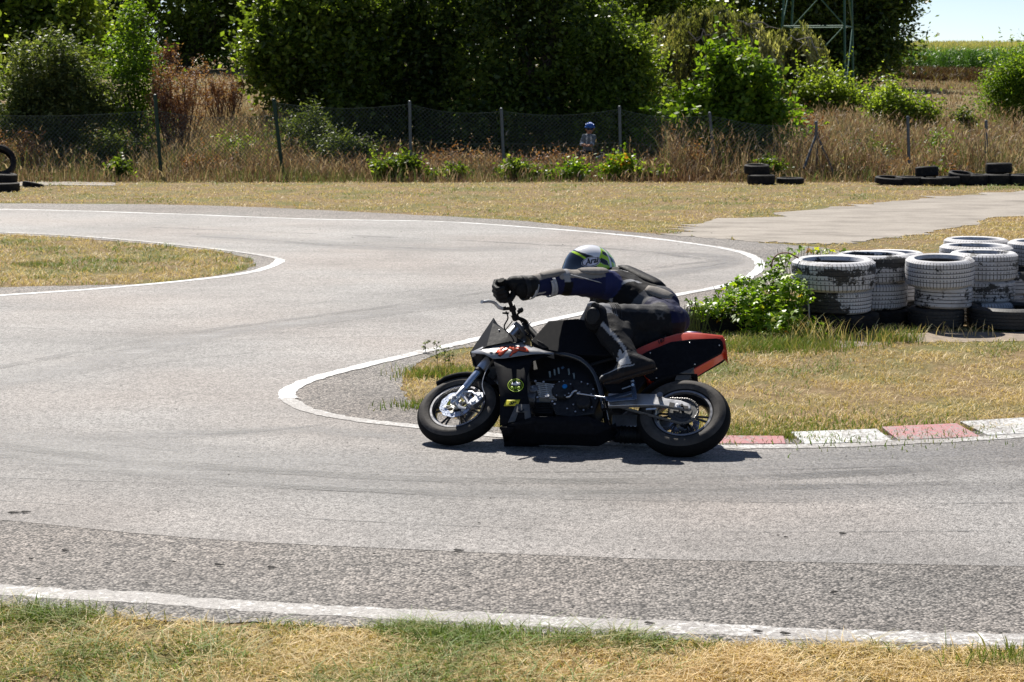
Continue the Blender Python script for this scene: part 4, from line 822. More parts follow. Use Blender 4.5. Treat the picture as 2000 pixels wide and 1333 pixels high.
# stalky weeds on the infield tip
wm = simple('weed_stalk', (.10, .08, .04), .8)
for px, py, hp in ((853, 730, 60), (868, 725, 45), (830, 690, 20), (878, 728, 35), (935, 700, 30)):
    x, y, _ = G(px, py); hh = hp / FPX * y; m = MB(); m.tube([(0, 0, 0), (.006, 0, hh * .5), (-.004, 0, hh)], [.003, .002, .0015], 5); P = []
    for j in range(9):
        z = hh * random.uniform(.3, 1); a = random.uniform(0, 6.28); L = random.uniform(.01, .03); e = (math.cos(a) * L, math.sin(a) * L, z + L); m.tube([(0, 0, z), e], .0012, 4); P.append(e)
    root = tag(empty('weed', (x, y, 0)), 'thin dry weed stalk on the infield tip, %s' % ('tallest one' if hp == 60 else 'second tallest' if hp == 45 else 'short dark one at the edge' if hp == 20 else 'beside the tallest one' if hp == 35 else 'near the fairing nose'), 'weed')
    m.build('stalk', wm, root); lobed_leaves('leaves', np.array(P * 3) + rng.normal(0, .006, (27, 3)), .018, rng.uniform(.2, .9, 27), LM['olive'], root)
# ================================================================== MOTORCYCLE (built upright in its own frame: x forward, y left, z up; then leaned over)
LEAN = R(50); RTY = .06
_a = np.array(G(1326, 894)); _b = np.array(G(884, 873)); _d = _b - _a; WB = float(np.linalg.norm(_d)); _fw = _d / WB
_lf = np.cross([0, 0, 1], _fw); _c, _s = math.cos(LEAN), math.sin(LEAN)
BM = np.stack([_fw, _lf * _c + np.array([0, 0, _s]), -_lf * _s + np.array([0, 0, _c])], 1); BO = _a + np.array([0, 0, RTY]) - BM[:, 2] * RTY
def B(px, py, y):
    d = ray(px, py); C = np.array([0, 0, CAM_H]) - BO; n = BM[:, 1]; t = (y - C @ n) / (d @ n); return tuple(BM.T @ (C + d * t))
def BW(p): return Vector(BM @ np.array(p) + BO)
bike = empty('motorcycle'); bike.matrix_world = Matrix([[*BM[0], BO[0]], [*BM[1], BO[1]], [*BM[2], BO[2]], [0, 0, 0, 1]])
tag(bike, 'small black racing motorcycle with red tail leaning hard into the corner', 'motorcycle')
mk = lambda *a, **k: simple(*a, **k)
m_blk = mk('black_fairing_plastic', (.009, .0095, .012), .62, 0, .25, 60, .05, .05, .0, dirt=((.025, .025, .028), .2)); m_blk2 = mk('satin_black', (.009, .009, .010), .5, 0, .3, 40, .1, .25)
m_gry = mk('silver_grey_panel', (.27, .27, .28), .35, .1, .10, 25, 0, .5, .4, dirt=((.2, .2, .2), .35)); m_red = mk('red_tail_paint', (.60, .045, .014), .33, 0, .10, 12, 0, .5, .5, dirt=((.3, .03, .015), .4))
m_alu = mk('machined_aluminium', (.62, .63, .66), .34, 1, .12, 60, .1); m_alud = mk('cast_aluminium', (.27, .275, .29), .48, .9, .3, 50, .3, dirt=((.04, .035, .03), .7)); m_chr = mk('polished_fork_tube', (.72, .78, .88), .14, 1, .05, 30)
m_rub2 = mk('tyre_rubber', (.010, .0098, .0098), .7, 0, .3, 90, .15, .08); m_side = mk('scrubbed_sidewall', (.075, .068, .062), .7, 0, .4, 30, .3, .12, dirt=((.015, .015, .015), .7)); m_rim = mk('dark_alloy_rim', (.03, .03, .033), .3, .6, .3, 40, 0, .5, .3)
m_rlip = mk('bare_rim_lip', (.30, .30, .31), .35, .9, .2, 40); m_disc = mk('steel_brake_disc', (.50, .55, .66), .28, 1, .1, 80); m_carr = mk('pale_disc_carrier', (.75, .73, .66), .4, .6, .1, 60); m_blue = mk('blue_anodised', (.02, .22, .55), .3, .6, .1, 50); m_chain = mk('chain_steel', (.13, .125, .12), .45, .9, .3, 90)
m_yel = mk('yellow_sticker', (.62, .56, .04), .45, 0, .08, 60); m_ink = mk('black_ink', (.01, .01, .012), .5, 0, .1, 60); m_org = mk('orange_red_sticker', (.75, .09, .03), .45, 0, .12, 60); m_wht = mk('white_sticker', (.7, .7, .72), .45, 0, .05, 60); m_brn = mk('grey_rubber_flap', (.10, .095, .09), .8, 0, .2, 60)
m_scr = mk('screw_steel', (.6, .6, .6), .3, 1, .1, 50); m_lime = mk('lime_sticker', (.42, .60, .03), .45, 0, .1, 60)
def wheel(name, ax, Rt, rt, Rr, hw, mats, steer=0):
    holder = MB()
    # rim barrel with lips
    lip = [(Rr + .004, -hw), (Rr - .006, -hw), (Rr - .010, -hw + .012), (Rr - .022, -hw * .35), (Rr - .022, hw * .35), (Rr - .010, hw - .012), (Rr - .006, hw), (Rr + .004, hw), (Rr + .001, hw - .008), (Rr - .012, 0), (Rr + .001, -hw + .008)]
    holder.lathe(lip, n=72, closed=True); holder.lathe([(.0, -.045), (.026, -.045), (.030, -.03), (.030, .03), (.026, .045), (0, .045)], n=24)
    for k in range(6):
        a = k * math.pi / 3 + .35
        for da in (-.11, .11):
            p = [(r * math.cos(a + da * (.35 + r / Rr * .9)), o, r * math.sin(a + da * (.35 + r / Rr * .9))) for r, o in ((.025, .02), (.07, .016), (Rr - .018, .004))]
            holder.tube(p, [.011, .008, .0075], 8, flat=.7)
    w = holder.build(name, m_rim, bike, 40); M = Matrix.Translation(Vector(ax)) @ Matrix.Rotation(steer, 4, Vector((-math.sin(.42), 0, math.cos(.42)))) @ Matrix.Rotation(.3, 4, 'Y')
    w.matrix_local = M
    # polished lip, left side and right side
    MB().lathe([(Rr + .0045, hw * .72), (Rr + .0045, hw + .002), (Rr - .0065, hw + .002), (Rr - .0115, hw - .010)], n=72).build('rim_lip', m_rlip, w, 60)
    q = lambda r, h: (Rt - rt + (r) * 1., h)
    P = []
    nb = 17
    for i in range(nb):
        a = -math.pi / 2 * 1.0 + math.pi * i / (nb - 1); P.append((Rt - rt * 1.0 + rt * math.cos(a) * (1.0), rt * math.sin(a)))
    b0 = (Rr + .002, -hw * .98); b1 = (Rr + .002, hw * .98)
    T = [b0, (Rr + .012, -hw * 1.08)] + P + [(Rr + .012, hw * 1.08), b1]
    MB().lathe(T, n=96).build('tyre', m_rub2, w, 60)
    # scrubbed band low on each sidewall
    for s in (1, -1):
        S = []
        for i in range(7):
            a = math.pi / 2 - (0 + i * .11); S.append((Rt - rt + (rt + .0012) * math.cos(a), s * (rt + .0012) * math.sin(a)))
        S = [(Rr + .013, s * (hw * 1.08 + .0012))] + S
        MB().lathe(S, n=96).build('sidewall', m_side, w, 60)
    return w
RW = wheel('rear_wheel', (0, 0, .25), .25, .060, .152, .045, None); FW = wheel('front_wheel', (WB, 0, .236), .236, .050, .150, .038, None, R(-6))
# front brake disc with drilled holes
def disc(r0, r1, y, n=96, nr=6, th=.004):
    V = []; F = []
    for s in (0, 1):
        for i in range(n):
            a = 2 * math.pi * i / n
            for j in range(nr + 1):
                r = r0 + (r1 - r0) * j / nr + (0 if j < nr else .0022 * math.cos(a * 10)); V.append((r * math.cos(a), y + (s - .5) * th, r * math.sin(a)))
    k = nr + 1; o = n * k
    hole = lambda i, j: (j == 1 and i % 8 == 1) or (j == 4 and i % 8 == 5) or (j == 3 and i % 8 == 3 - 0)
    for i in range(n):
        i2 = (i + 1) % n
        for j in range(nr):
            a, b, c, d = i * k + j, i * k + j + 1, i2 * k + j + 1, i2 * k + j
            if hole(i, j):
                for e, f in ((a, b), (b, c), (c, d), (d, a)): F.append((e, f, f + o, e + o))
            else: F.append((a, b, c, d)); F.append((a + o, d + o, c + o, b + o))
        F.append((i * k, i2 * k, i2 * k + o, i * k + o)); F.append((i * k + nr, i2 * k + nr, i2 * k + nr + o, i * k + nr + o))
    m = MB(); m.add(V, F); return m
disc(.058, .095, .052).build('brake_disc', m_disc, FW, 20)
c = MB()
for k in range(6):
    a = k * math.pi / 3; ca, sa = math.cos(a), math.sin(a)
    c.tube([(.02 * ca, .05, .02 * sa), (.063 * ca, .055, .063 * sa)], [.009, .007], 6, flat=.5)
    c.tube([(.062 * ca, .050, .062 * sa), (.062 * ca, .060, .062 * sa)], .009, 10)
c.lathe([(.018, .047), (.034, .047), (.034, .058), (.018, .058)], n=30, closed=True); c.build('disc_carrier', m_carr, FW, 35)
disc(.045, .08, -.05).build('brake_disc', m_disc, RW, 20)
m_eng0 = mk('dark_sprocket_steel', (.10, .10, .10), .45, .9, .3, 60)
m = MB(); P = []
for i in range(42 * 2): r = .082 if i % 2 else .074; a = 2 * math.pi * i / 84; P.append((r * math.cos(a), r * math.sin(a)))
m.prism(P, .058, .063); m.lathe([(.02, .045), (.05, .045), (.05, .066), (.02, .066)], n=30, closed=True); m.build('sprocket', m_eng0, RW, 30)
# chain
def lerp(a, b, t): return tuple(x + (y - x) * t for x, y in zip(a, b))
piv = B(1192, 778, .09); SP0 = (piv[0] - .01, .0605, piv[2] + .005); rs0, rs1 = .026, .083; ax1 = (0, .0605, .25)
path = []
for i in range(13): a = math.pi * (.5 + .12) - math.pi * 1.24 * i / 12 + 0; path.append((ax1[0] - rs1 * math.cos(math.pi - a) * -1 * -1, ax1[1], ax1[2] + rs1 * math.sin(a)))
path = []
for i in range(15): a = R(84) + R(192) * i / 14; path.append((ax1[0] + rs1 * math.cos(a), .0605, ax1[2] + rs1 * math.sin(a)))
for i in range(7): a = R(276) + R(168) * i / 6; path.append((SP0[0] + rs0 * math.cos(a), .0605, SP0[2] + rs0 * math.sin(a)))
path.append(path[0]); D = [0]
for i in range(1, len(path)): D.append(D[-1] + (Vector(path[i]) - Vector(path[i - 1])).length)
N_ = int(D[-1] / .0127); m = MB()
for j in range(N_):
    def at(s):
        s %= D[-1]; i = max(k for k in range(len(D)) if D[k] <= s + 1e-9); i = min(i, len(path) - 2); return Vector(path[i]).lerp(Vector(path[i + 1]), (s - D[i]) / max(1e-6, D[i + 1] - D[i]))
    a, b = at(j * D[-1] / N_), at((j + 1) * D[-1] / N_); w = .0055 if j % 2 else .0038
    for s in (-1, 1): m.tube([a + Vector((0, s * w, 0)), (a + b) * .5 + Vector((0, s * w, 0)), b + Vector((0, s * w, 0))], [.0058, .0042, .0058], 6, flat=1)
m.build('chain', m_chain, bike, 40)
m = MB(); m.lathe([(0, .052), (.026, .052), (.028, .058), (.028, .064), (0, .064)], SP0[:1] + (0,) + SP0[2:], 20); m.build('front_sprocket', m_alud, bike)
# ---- fork
ftop = Vector(B(1008, 645, .09)); fax = Vector((WB, 0, .236)); up = (ftop - Vector((WB, .09, .236))); up.y = 0; up.normalize(); fw_ = Vector((up.z, 0, -up.x))
rot = Matrix.Rotation(R(-6), 4, up)
def FK(y, s, f=0.0): return Vector((WB, 0, .236)) + rot.to_3x3() @ (Vector((0, y, 0)) + up * s + fw_ * f)
for s in (1, -1):
    y = .088 * s; off = .0
    k = MB(); k.tube([FK(y, .235), FK(y, .25), FK(y, .58), FK(y, .59)], [.025, .028, .028, .025], 20); fl = k.build('fork_tube', m_alu, bike, 40)
    k = MB(); k.tube([FK(y, .222), FK(y, .24)], .0295, 20); k.tube([FK(y, .585), FK(y, .60)], [.020, .014], 12); k.build('dust_seal', m_blk2, fl)
    k = MB(); k.tube([FK(y, .06), FK(y, .23)], .021, 18); k.build('slider', m_chr, fl, 60)
    k = MB(); k.tube([FK(y, .095), FK(y, .08), FK(y, .05), FK(y, -.0), FK(y, -.028)], [.019, .025, .024, .026, .014], 14, flat=.85); k.tube([FK(y - .022, 0), FK(y + .022, 0)], .018, 12)
    if s > 0:
        k.tube([FK(y, .05, -.01), FK(y, .02, -.07), FK(y, .0, -.09)], [.013, .009, .007], 8); k.tube([FK(y, .07, -.015), FK(y, .085, -.06), FK(y, .07, -.105)], [.009, .007, .006], 8)
        k.tube([FK(y, -.01, -.02), FK(y, -.035, -.06), FK(y, -.03, -.1)], [.013, .010, .007], 8)
    k.build('axle_clamp', m_alu if s > 0 else m_alud, fl, 40, bevel=0)
k = MB(); k.tube([FK(-.125, 0), FK(.125, 0)], .008, 12); k.tube([FK(.112, 0), FK(.122, 0)], .014, 6); k.build('front_axle', m_alu, bike)
# caliper and hose
k = MB(); yc = .085; poly = [(-.085, .085), (-.125, .10), (-.145, .075), (-.14, .03), (-.125, .0), (-.095, -.005), (-.088, .03), (-.098, .05)]
v0 = [FK(yc - .018, b, a) for a, b in poly]; v1 = [FK(yc + .014, b, a) for a, b in poly]; k.loft([v0, v1])
for a, b in ((-.115, .075), (-.112, .025)): k.tube([FK(yc + .01, b, a), FK(yc + .022, b, a)], .014, 14)
for a, b in ((-.094, .075), (-.135, .06), (-.1, .0)): k.tube([FK(yc + .01, b, a), FK(yc + .019, b, a)], .006, 8)
cal = k.build('brake_caliper', m_alu, bike, 30, bevel=.003)
k = MB(); hp = [FK(yc + .02, .085, -.15), B(942, 752, .12), B(948, 728, .12), B(962, 702, .11), B(976, 684, .10), B(990, 660, .08)]; k.tube(catmull(hp, 6), .0028, 8); k.build('brake_hose', m_scr, bike, 60)
# front mudguard
k = MB(); sec = []
for i in range(16):
    a = R(48) + R(92) * i / 15; w = .058 if 1 < i < 14 else .05; r = .252
    sec.append([Vector((r2 * math.cos(a), yy, r2 * math.sin(a))) for yy, r2 in ((-w, r - .035), (-w * .92, r - .006), (-w * .5, r + .004), (0, r + .007), (w * .5, r + .004), (w * .92, r - .006), (w, r - .035))])
sec = [[Vector((WB, 0, .236)) + rot.to_3x3() @ q for q in s] for s in sec]
k.loft(sec, caps=False, closed=False); g = k.build('front_mudguard', m_blk, bike, 50, solid=.003)
for s in (1, -1):
    k = MB(); k.tube([FK(.066 * s, .245, .045), FK(.075 * s, .10, .032)], .006, 6, flat=.5); k.build('guard_edge', m_alud if s > 0 else m_blk2, g)  # left strip silver: the highlight along the mudguard side, put into its colour
# triple clamps, risers, bar
k = MB()
for sh, ww in ((.60, .03), (.47, .03)):
    k.loft([[FK(y, sh + e, f) for y, f in ((-.125, .0), (-.1, .032), (-.03, .045), (.03, .045), (.1, .032), (.125, 0), (.1, -.03), (.03, -.055), (-.03, -.055), (-.1, -.03))] for e in (-.011, .011)])
k.tube([FK(0, .46, -.03), FK(0, .62, -.03)], .024, 16); k.build('triple_clamp', m_alud, bike, 30, bevel=.003)
cl = FK(0, .665, .0)
k = MB()
for y in (-.045, .045):
    k.tube([FK(y, .6, 0), FK(y, .655, 0)], [.017, .015], 12); k.tube([FK(y - .012, .665, 0), FK(y + .012, .665, 0)], .021, 14)
    for f in (-.016, .016): k.tube([FK(y, .66, f), FK(y, .695, f)], .0045, 8)
k.build('bar_clamp', m_alud, bike, 30, bevel=.002)
GL = Vector(B(986, 566, .335)); c0 = Vector(cl); g0 = Vector(B(1000, 601, .215))
def mir(v): v = Vector(v); d = v - c0; return c0 + Vector((d.x, -d.y, d.z))
axg = (GL - g0).normalized(); GE = GL + axg * .065
hb = [tuple(p) for p in catmull([tuple(c0), tuple(c0 + Vector((.0, .07, .003))), tuple(Vector(B(1006, 618, .15))), tuple(g0), tuple(GL), tuple(GE)], 8)]
k = MB(); k.tube([tuple(mir(p)) for p in hb[::-1]] + hb[1:], .0115, 12); HBO = k.build('handlebar', m_blk2, bike, 60)
for f, nm in ((lambda p: p, 0), (mir, 1)):
    k = MB(); k.tube([f(GL - axg * .06), f(GL - axg * .055), f(GL + axg * .06), f(GL + axg * .066)], [.021, .017, .017, .02], 14); k.build('grip', m_rub2, HBO, 60)
m_lev = mk('bright_lever_alloy', (.55, .56, .58), .45, .4, .08, 40)
k = MB(); pe = g0 + Vector((.012, .0, .0)); k.tube([g0 - axg * .018, g0 + axg * .018], .020, 14); k.tube([g0, g0 + Vector((.04, .0, -.01))], [.014, .011], 8); k.ball(tuple(g0 + Vector((.04, .005, -.012))), .013); k.tube([g0 + Vector((.02, -.03, -.015)), g0 + Vector((.055, -.025, -.02))], [.008, .006], 8); k.build('lever_perch', m_blk2, bike)
k = MB(); lv = [g0 + Vector((.045, .0, -.012)), Vector(B(974, 600, .24)), Vector(B(966, 592, .27)), Vector(B(955, 589, .30)), Vector(B(945, 590, .325)), Vector(B(941, 590, .335))]
k.tube(catmull(lv, 5), [.012] * 6 + [.0105] * 14 + [.009] * 3 + [.012] * 3, 10, flat=.8); k.build('clutch_lever', m_lev, bike, 60)
k = MB(); k.tube([Vector(B(1006, 618, .15)) - axg * .02, Vector(B(1006, 618, .15)) + axg * .02], .021, 14); k.ball(B(1017, 606, .16), .016); k.tube([B(1010, 612, .15), B(1020, 604, .17)], .012, 10); k.build('switch_block', m_blk2, bike)
k = MB(); 
for q in ([B(1004, 604, .2), B(1012, 620, .12), B(1030, 645, .06), B(1045, 668, .05), B(1060, 685, .05)], [B(988, 608, .2), B(992, 622, .16), B(985, 640, .1), B(1000, 662, .06), B(1030, 680, .05)], [B(1000, 628, .07), B(985, 650, .09), B(988, 670, .09), B(1005, 683, .06)], [B(1012, 652, .05), B(1030, 655, .05), B(1042, 672, .05)]):
    k = MB(); k.tube(catmull(q, 6), .0042, 8); k.build('cable', m_blk2, bike, 60)
k = MB(); k.tube([B(1030, 640, .04), B(1050, 662, .04)], .02, 12); k.tube([B(1022, 632, .06), B(1032, 642, .05)], .012, 8); k.build('dash_bracket', m_blk2, bike)
# ---- bodywork helpers
def shell(name, rows, mat, th=.003, parent=None, bevel=0, mirror=False, ang=30, seg=3):
    """rows: list of polylines (same length) of local points; ruled surface with thickness"""
    k = MB(); n = len(rows[0]); V = [p for r in rows for p in r]; F = [(i * n + j, i * n + j + 1, (i + 1) * n + j + 1, (i + 1) * n + j) for i in range(len(rows) - 1) for j in range(n - 1)]
    k.add(V, F); 
    if mirror: k.add([(p[0], -p[1], p[2]) for p in V], [f[::-1] for f in F])
    o = k.build(name, mat, parent or bike, ang); s = o.modifiers.new('solid', 'SOLIDIFY'); s.thickness = th; s.offset = 0
    if bevel: b = o.modifiers.new('bevel', 'BEVEL'); b.width = bevel; b.segments = seg; b.limit_method = 'ANGLE'
    return o
def mr(p): return (p[0], -p[1], p[2])
# nose cowl: faceted wedge, centre ridge, left and right cheeks
tip = B(918, 689, 0); scr = B(964, 621, 0); scb = B(972, 634, 0)
L1 = B(963, 632, .055); L2 = B(951, 677, .12); L3 = B(993, 650, .115); L4 = B(1022, 668, .12); L5 = B(990, 669, .155); L6 = B(940, 683, .125); ch = B(925, 716, -.02); chl = B(944, 722, .045); chb = B(962, 702, .12)
k = MB(); V = [tip, scr, scb, L1, L2, L3, L4, L5, L6, ch, chl, chb]; V += [mr(p) for p in V]
Fh = [(0, 1, 3), (0, 3, 4), (3, 5, 4), (4, 5, 7), (5, 6, 7), (1, 2, 3), (2, 5, 3), (0, 4, 8), (0, 8, 9), (9, 8, 10), (8, 11, 10)]
k.add(V, Fh + [tuple(12 + i for i in reversed(f)) for f in Fh]); o = k.build('nose_fairing', m_blk, bike, 15); s_ = o.modifiers.new('solid', 'SOLIDIFY'); s_.thickness = .004; s_.offset = 0; b_ = o.modifiers.new('bevel', 'BEVEL'); b_.width = .002; b_.segments = 2
k = MB()
for q in (B(975, 645, .1), B(1024, 668, .124)): k.ball(q, .005)
k.build('screw', m_scr, o)
# silver upper side panel, tilted so that its face looks up
def yA(px): return np.interp(px, [918, 940, 1000, 1080], [.10, .125, .155, .13])
top = [(921, 688), (941, 679), (962, 673), (986, 668), (1012, 671), (1040, 678), (1062, 685), (1082, 691)]
bot = [(921, 690), (946, 692), (963, 701), (986, 700), (1010, 696), (1040, 692), (1062, 691), (1082, 693)]
rT = [B(x, y, float(yA(x)) - .035) for x, y in top]; rB = [B(x, y, float(yA(x)) + .022) for x, y in bot]; rM = [tuple((np.array(a) + np.array(b)) / 2 + np.array((0, .004, .004))) for a, b in zip(rT, rB)]
rT2 = [(p[0], p[1] - .03, p[2] - .012) for p in rT]
sp = shell('side_panel', [rT2, rT, rM, rB], m_gry, .004, bevel=0, ang=40)
shell('side_panel', [[mr(p) for p in r] for r in (rB, rM, rT, rT2)], m_gry, .004, ang=40)
# point on the silver panel from px
def onA(px, py, lift=.004):
    t = np.interp(px, [x for x, _ in top], range(len(top))); i = min(int(t), len(top) - 2); f = t - i
    a = np.array(rT[i]) * (1 - f) + np.array(rT[i + 1]) * f; m_ = np.array(rM[i]) * (1 - f) + np.array(rM[i + 1]) * f; b = np.array(rB[i]) * (1 - f) + np.array(rB[i + 1]) * f
    ya = np.interp(px, [x for x, _ in top], [y for _, y in top]); yb = np.interp(px, [x for x, _ in top], [y for _, y in bot]); u = np.clip((py - ya) / max(1, yb - ya), 0, 1)
    q = (a * (1 - 2 * u) + m_ * 2 * u) if u < .5 else (m_ * (2 - 2 * u) + b * (2 * u - 1)); return Vector(q) + Vector((0, .62, .78)) * lift
def decal(name, polys, fn, mat, parent, th=.0012, res=3.0):
    k = MB()
    for P in polys:
        Q = []
        for i in range(len(P)):
            a = P[i]; b = P[(i + 1) % len(P)]; n = max(1, int(math.hypot(b[0] - a[0], b[1] - a[1]) / res))
            for j in range(n): Q.append((a[0] + (b[0] - a[0]) * j / n, a[1] + (b[1] - a[1]) * j / n))
        tri = tessellate_polygon([[Vector((x, y, 0)) for x, y in Q]]); v = [fn(x, y) for x, y in Q]; k.add(v, [tuple(t) for t in tri])
    o = k.build(name, mat, parent, 80); s = o.modifiers.new('solid', 'SOLIDIFY'); s.thickness = th; s.offset = 0; return o
logo = [[(968, 689), (971, 683), (978, 679), (987, 676), (990, 677), (982, 681), (977, 685), (985, 683), (992, 680), (994, 682), (988, 686), (983, 690), (978, 693), (973, 692), (974, 689)],
        [(994, 676), (1003, 675), (1008, 679), (1013, 677), (1018, 678), (1024, 677), (1031, 682), (1034, 686), (1027, 686), (1020, 685), (1014, 684), (1010, 687), (1004, 689), (1000, 693), (996, 694), (999, 688), (1003, 683), (997, 681), (995, 680)]]
decal('lettering', [[(981 + (x - 981) * 1.06 - 1, 686 + (y - 686) * 1.12 + 4.9) for x, y in logo[0]], [(1013 + (x - 1013) * 1.05 - 1, 684 + (y - 684) * 1.12 + 4.9) for x, y in logo[1]]], lambda x, y: onA(x, y, .0035), m_ink, sp)
logo = [[(x, y + 4) for x, y in q] for q in logo]
decal('lettering', logo, lambda x, y: onA(x, y, .0055), m_org, sp)
k = MB(); q = onA(958, 692, .004); k.tube([q, q + Vector((0, .003, .003))], .008, 14); k.build('screw', m_ink, sp)
# black lower fairing side, one per side
yS = lambda x, y: float(np.interp(y, [690, 730, 770, 800, 832], [.150, .160, .150, .122, .088]))
def rowS(pts): return [B(x, y, yS(x, y)) for x, y in pts]
rows = [rowS([(963, 701), (985, 701), (1012, 697), (1050, 692), (1082, 692)]), rowS([(967, 718), (985, 718), (1003, 714), (1027, 712), (1040, 706)]), rowS([(972, 742), (985, 742), (1003, 742), (1020, 742), (1030, 735)]), rowS([(976, 770), (988, 770), (1004, 770), (1020, 770), (1030, 768)]),
        rowS([(977, 790), (988, 790), (1004, 790), (1018, 788), (1034, 787)]), rowS([(976, 812), (987, 812), (1002, 812), (1018, 814), (1040, 816)]), rowS([(976, 832), (990, 832), (1006, 832), (1022, 831), (1044, 830)])]
lf = shell('lower_fairing', rows, m_blk, .004, ang=25); shell('lower_fairing', [[mr(p) for p in r][::-1] for r in rows], m_blk, .004, ang=25)
# inner duct panel, its sunlit look put into the lighter grey, + hole
q0 = B(1018, 800, .124); k = MB(); k.lathe([(.0, 0), (.017, 0), (.019, .004), (.012, .006), (.012, .001), (0, .001)], (q0[0], .122, q0[2]), 20); k.build('duct', m_ink, lf)
dp = decal('duct_panel', [[(1008, 790), (1034, 790), (1038, 824), (1026, 826), (1024, 806), (1012, 806), (1006, 824), (992, 826)]], lambda x, y: Vector(B(x, y, yS(x, y) + .004)), mk('grey_duct_panel', (.085, .085, .09), .5, 0, .2, 40), lf, .002, 4)
# belly pan: trough
bx = [(976, 838), (1000, 834), (1044, 828), (1100, 829), (1160, 832), (1196, 836), (1206, 838)]
tops = [(976, 834), (1000, 828), (1042, 814), (1100, 814), (1150, 814), (1190, 830), (1208, 843)]
lowr = [(984, 862), (1000, 861), (1050, 866), (1110, 869), (1165, 871), (1190, 860), (1206, 848)]
S = []
for (a, b), (c_, d_), (e, f) in zip(tops, bx, lowr):
    wd = float(np.interp(a, [976, 1000, 1100, 1150, 1190, 1208], [.072, .112, .115, .10, .055, .015])); wc = float(np.interp(a, [976, 1000, 1150, 1210], [.075, .088, .085, .012])); pt_ = B(a, b, wd + .004); pb = B(c_, d_, wc); lw = B(e, f, -.045); xx = lw[0]; zb = lw[2]
    S.append([pt_, pb, (xx, .045, zb + .002), (xx, 0, zb), (xx, -.045, zb), mr(pb), mr(pt_)])
shell('belly_pan', S, m_blk, .004, ang=25)
k = MB(); k.add([B(977, 836, .1), B(984, 861, -.02), B(996, 864, -.06), B(1004, 857, -.06), B(1004, 836, .1)], [(0, 1, 2, 3, 4)]); o = k.build('belly_nose', m_blk, bike); s_ = o.modifiers.new('solid', 'SOLIDIFY'); s_.thickness = .006
# stickers
def onS(dy=.004): return lambda x, y: Vector(B(x, y, yS(x, y) + dy))
ring = lambda cx, cy, rx, ry, n=40: [(cx + rx * math.cos(2 * math.pi * i / n), cy + ry * math.sin(2 * math.pi * i / n)) for i in range(n)]
def ringstrip(cx, cy, r0, r1, asp, fn, n=48, a0=0, a1=360):
    k = MB(); V = []
    for i in range(n + 1):
        a = R(a0 + (a1 - a0) * i / n); V += [fn(cx + r0 * math.cos(a), cy + r0 * asp * math.sin(a)), fn(cx + r1 * math.cos(a), cy + r1 * asp * math.sin(a))]
    k.add(V, [(2 * i, 2 * i + 1, 2 * i + 3, 2 * i + 2) for i in range(n)]); return k
em = ringstrip(1007, 753, 14.2, 15.6, .82, onS(.0042)); em.add(*ringstrip(1007, 753, 11.0, 11.6, .82, onS(.0042)).__dict__.values()); em = em.build('emblem', m_lime, lf, 80); s_ = em.modifiers.new('solid', 'SOLIDIFY'); s_.thickness = .001
decal('emblem_picture', [[(998, 752), (1001, 747), (1004, 749), (1008, 745), (1012, 748), (1016, 747), (1016, 752), (1008, 753)]], onS(.0042), m_wht, lf); 
def text(name, s, o, u, v, size, mat, parent, shear=0.0, off=.0, ext=.0008, bold=.0, res=3):
    cu = bpy.data.curves.new(name, 'FONT'); cu.body = s; cu.size = size; cu.align_x = 'CENTER'; cu.align_y = 'CENTER'; cu.shear = shear; cu.extrude = ext; cu.offset = bold; cu.resolution_u = res
    tmp = bpy.data.objects.new('tmp', cu); COL.objects.link(tmp); me = bpy.data.meshes.new_from_object(tmp.evaluated_get(bpy.context.evaluated_depsgraph_get())); bpy.data.objects.remove(tmp)
    u = Vector(u).normalized(); v = Vector(v); v = (v - u * v.dot(u)).normalized(); n = u.cross(v); M = Matrix.Translation(Vector(o)) @ Matrix((u, v, n)).transposed().to_4x4(); me.transform(M)
    me.materials.clear(); me.materials.append(mat); ob = bpy.data.objects.new(name, me); COL.objects.link(ob); ob.parent = parent; return ob
fnS = onS(.0045); O = fnS(1007, 757); U = fnS(1017, 757) - O; Vv = fnS(1007, 747) - O
decal('emblem_marks', [[(999 + i * 3.4, 755 + (i % 2)), (1001.2 + i * 3.4, 755 + (i % 2)), (1001.6 + i * 3.4, 759.5), (999.4 + i * 3.4, 760)] for i in range(5)], onS(.0042), m_lime, lf)
bd = decal('badge', [[(989, 781.5), (1016, 781), (1011, 793), (984, 793.5)]], onS(.0036), m_yel, lf)
O = onS(.0052)(1000, 787.3); text('lettering', 'SP', O, U, Vv, .034, m_ink, bd, .35, 0, .0006, .001)
# ---- tank cover
pr = [(1036, 667), (1071, 627), (1128, 623), (1170, 632), (1238, 668), (1236, 690), (1180, 694), (1110, 692), (1062, 683)]
lo_ = [B(x, y, .115) for x, y in pr]; hi_ = [(p[0], .045, p[2] + (.03 if i in (1, 2, 3) else .0)) for i, p in enumerate([B(x, y, .115) for x, y in pr])]
mid_ = [(p[0], 0, p[2] + (.04 if i in (1, 2, 3) else 0)) for i, p in enumerate(lo_)]
k = MB(); k.loft([lo_, [tuple(np.array(a) * .3 + np.array(b) * .7 + np.array((0, .02, 0))) for a, b in zip(lo_, hi_)], mid_, [mr(tuple(np.array(a) * .3 + np.array(b) * .7 + np.array((0, .02, 0)))) for a, b in zip(lo_, hi_)], [mr(p) for p in lo_]])
k.build('tank_cover', m_blk, bike, 25, bevel=.006, seg=3)
k = MB(); k.loft([[B(1036, 668, .1), B(1044, 661, .11), B(1062, 671, .135), B(1072, 680, .135), B(1060, 681, .12)], [B(1036, 668, .04), B(1044, 661, .05), B(1062, 671, .06), B(1072, 680, .06), B(1060, 681, .06)]]); k.build('tank_wing', m_blk, bike, 25, bevel=.004)
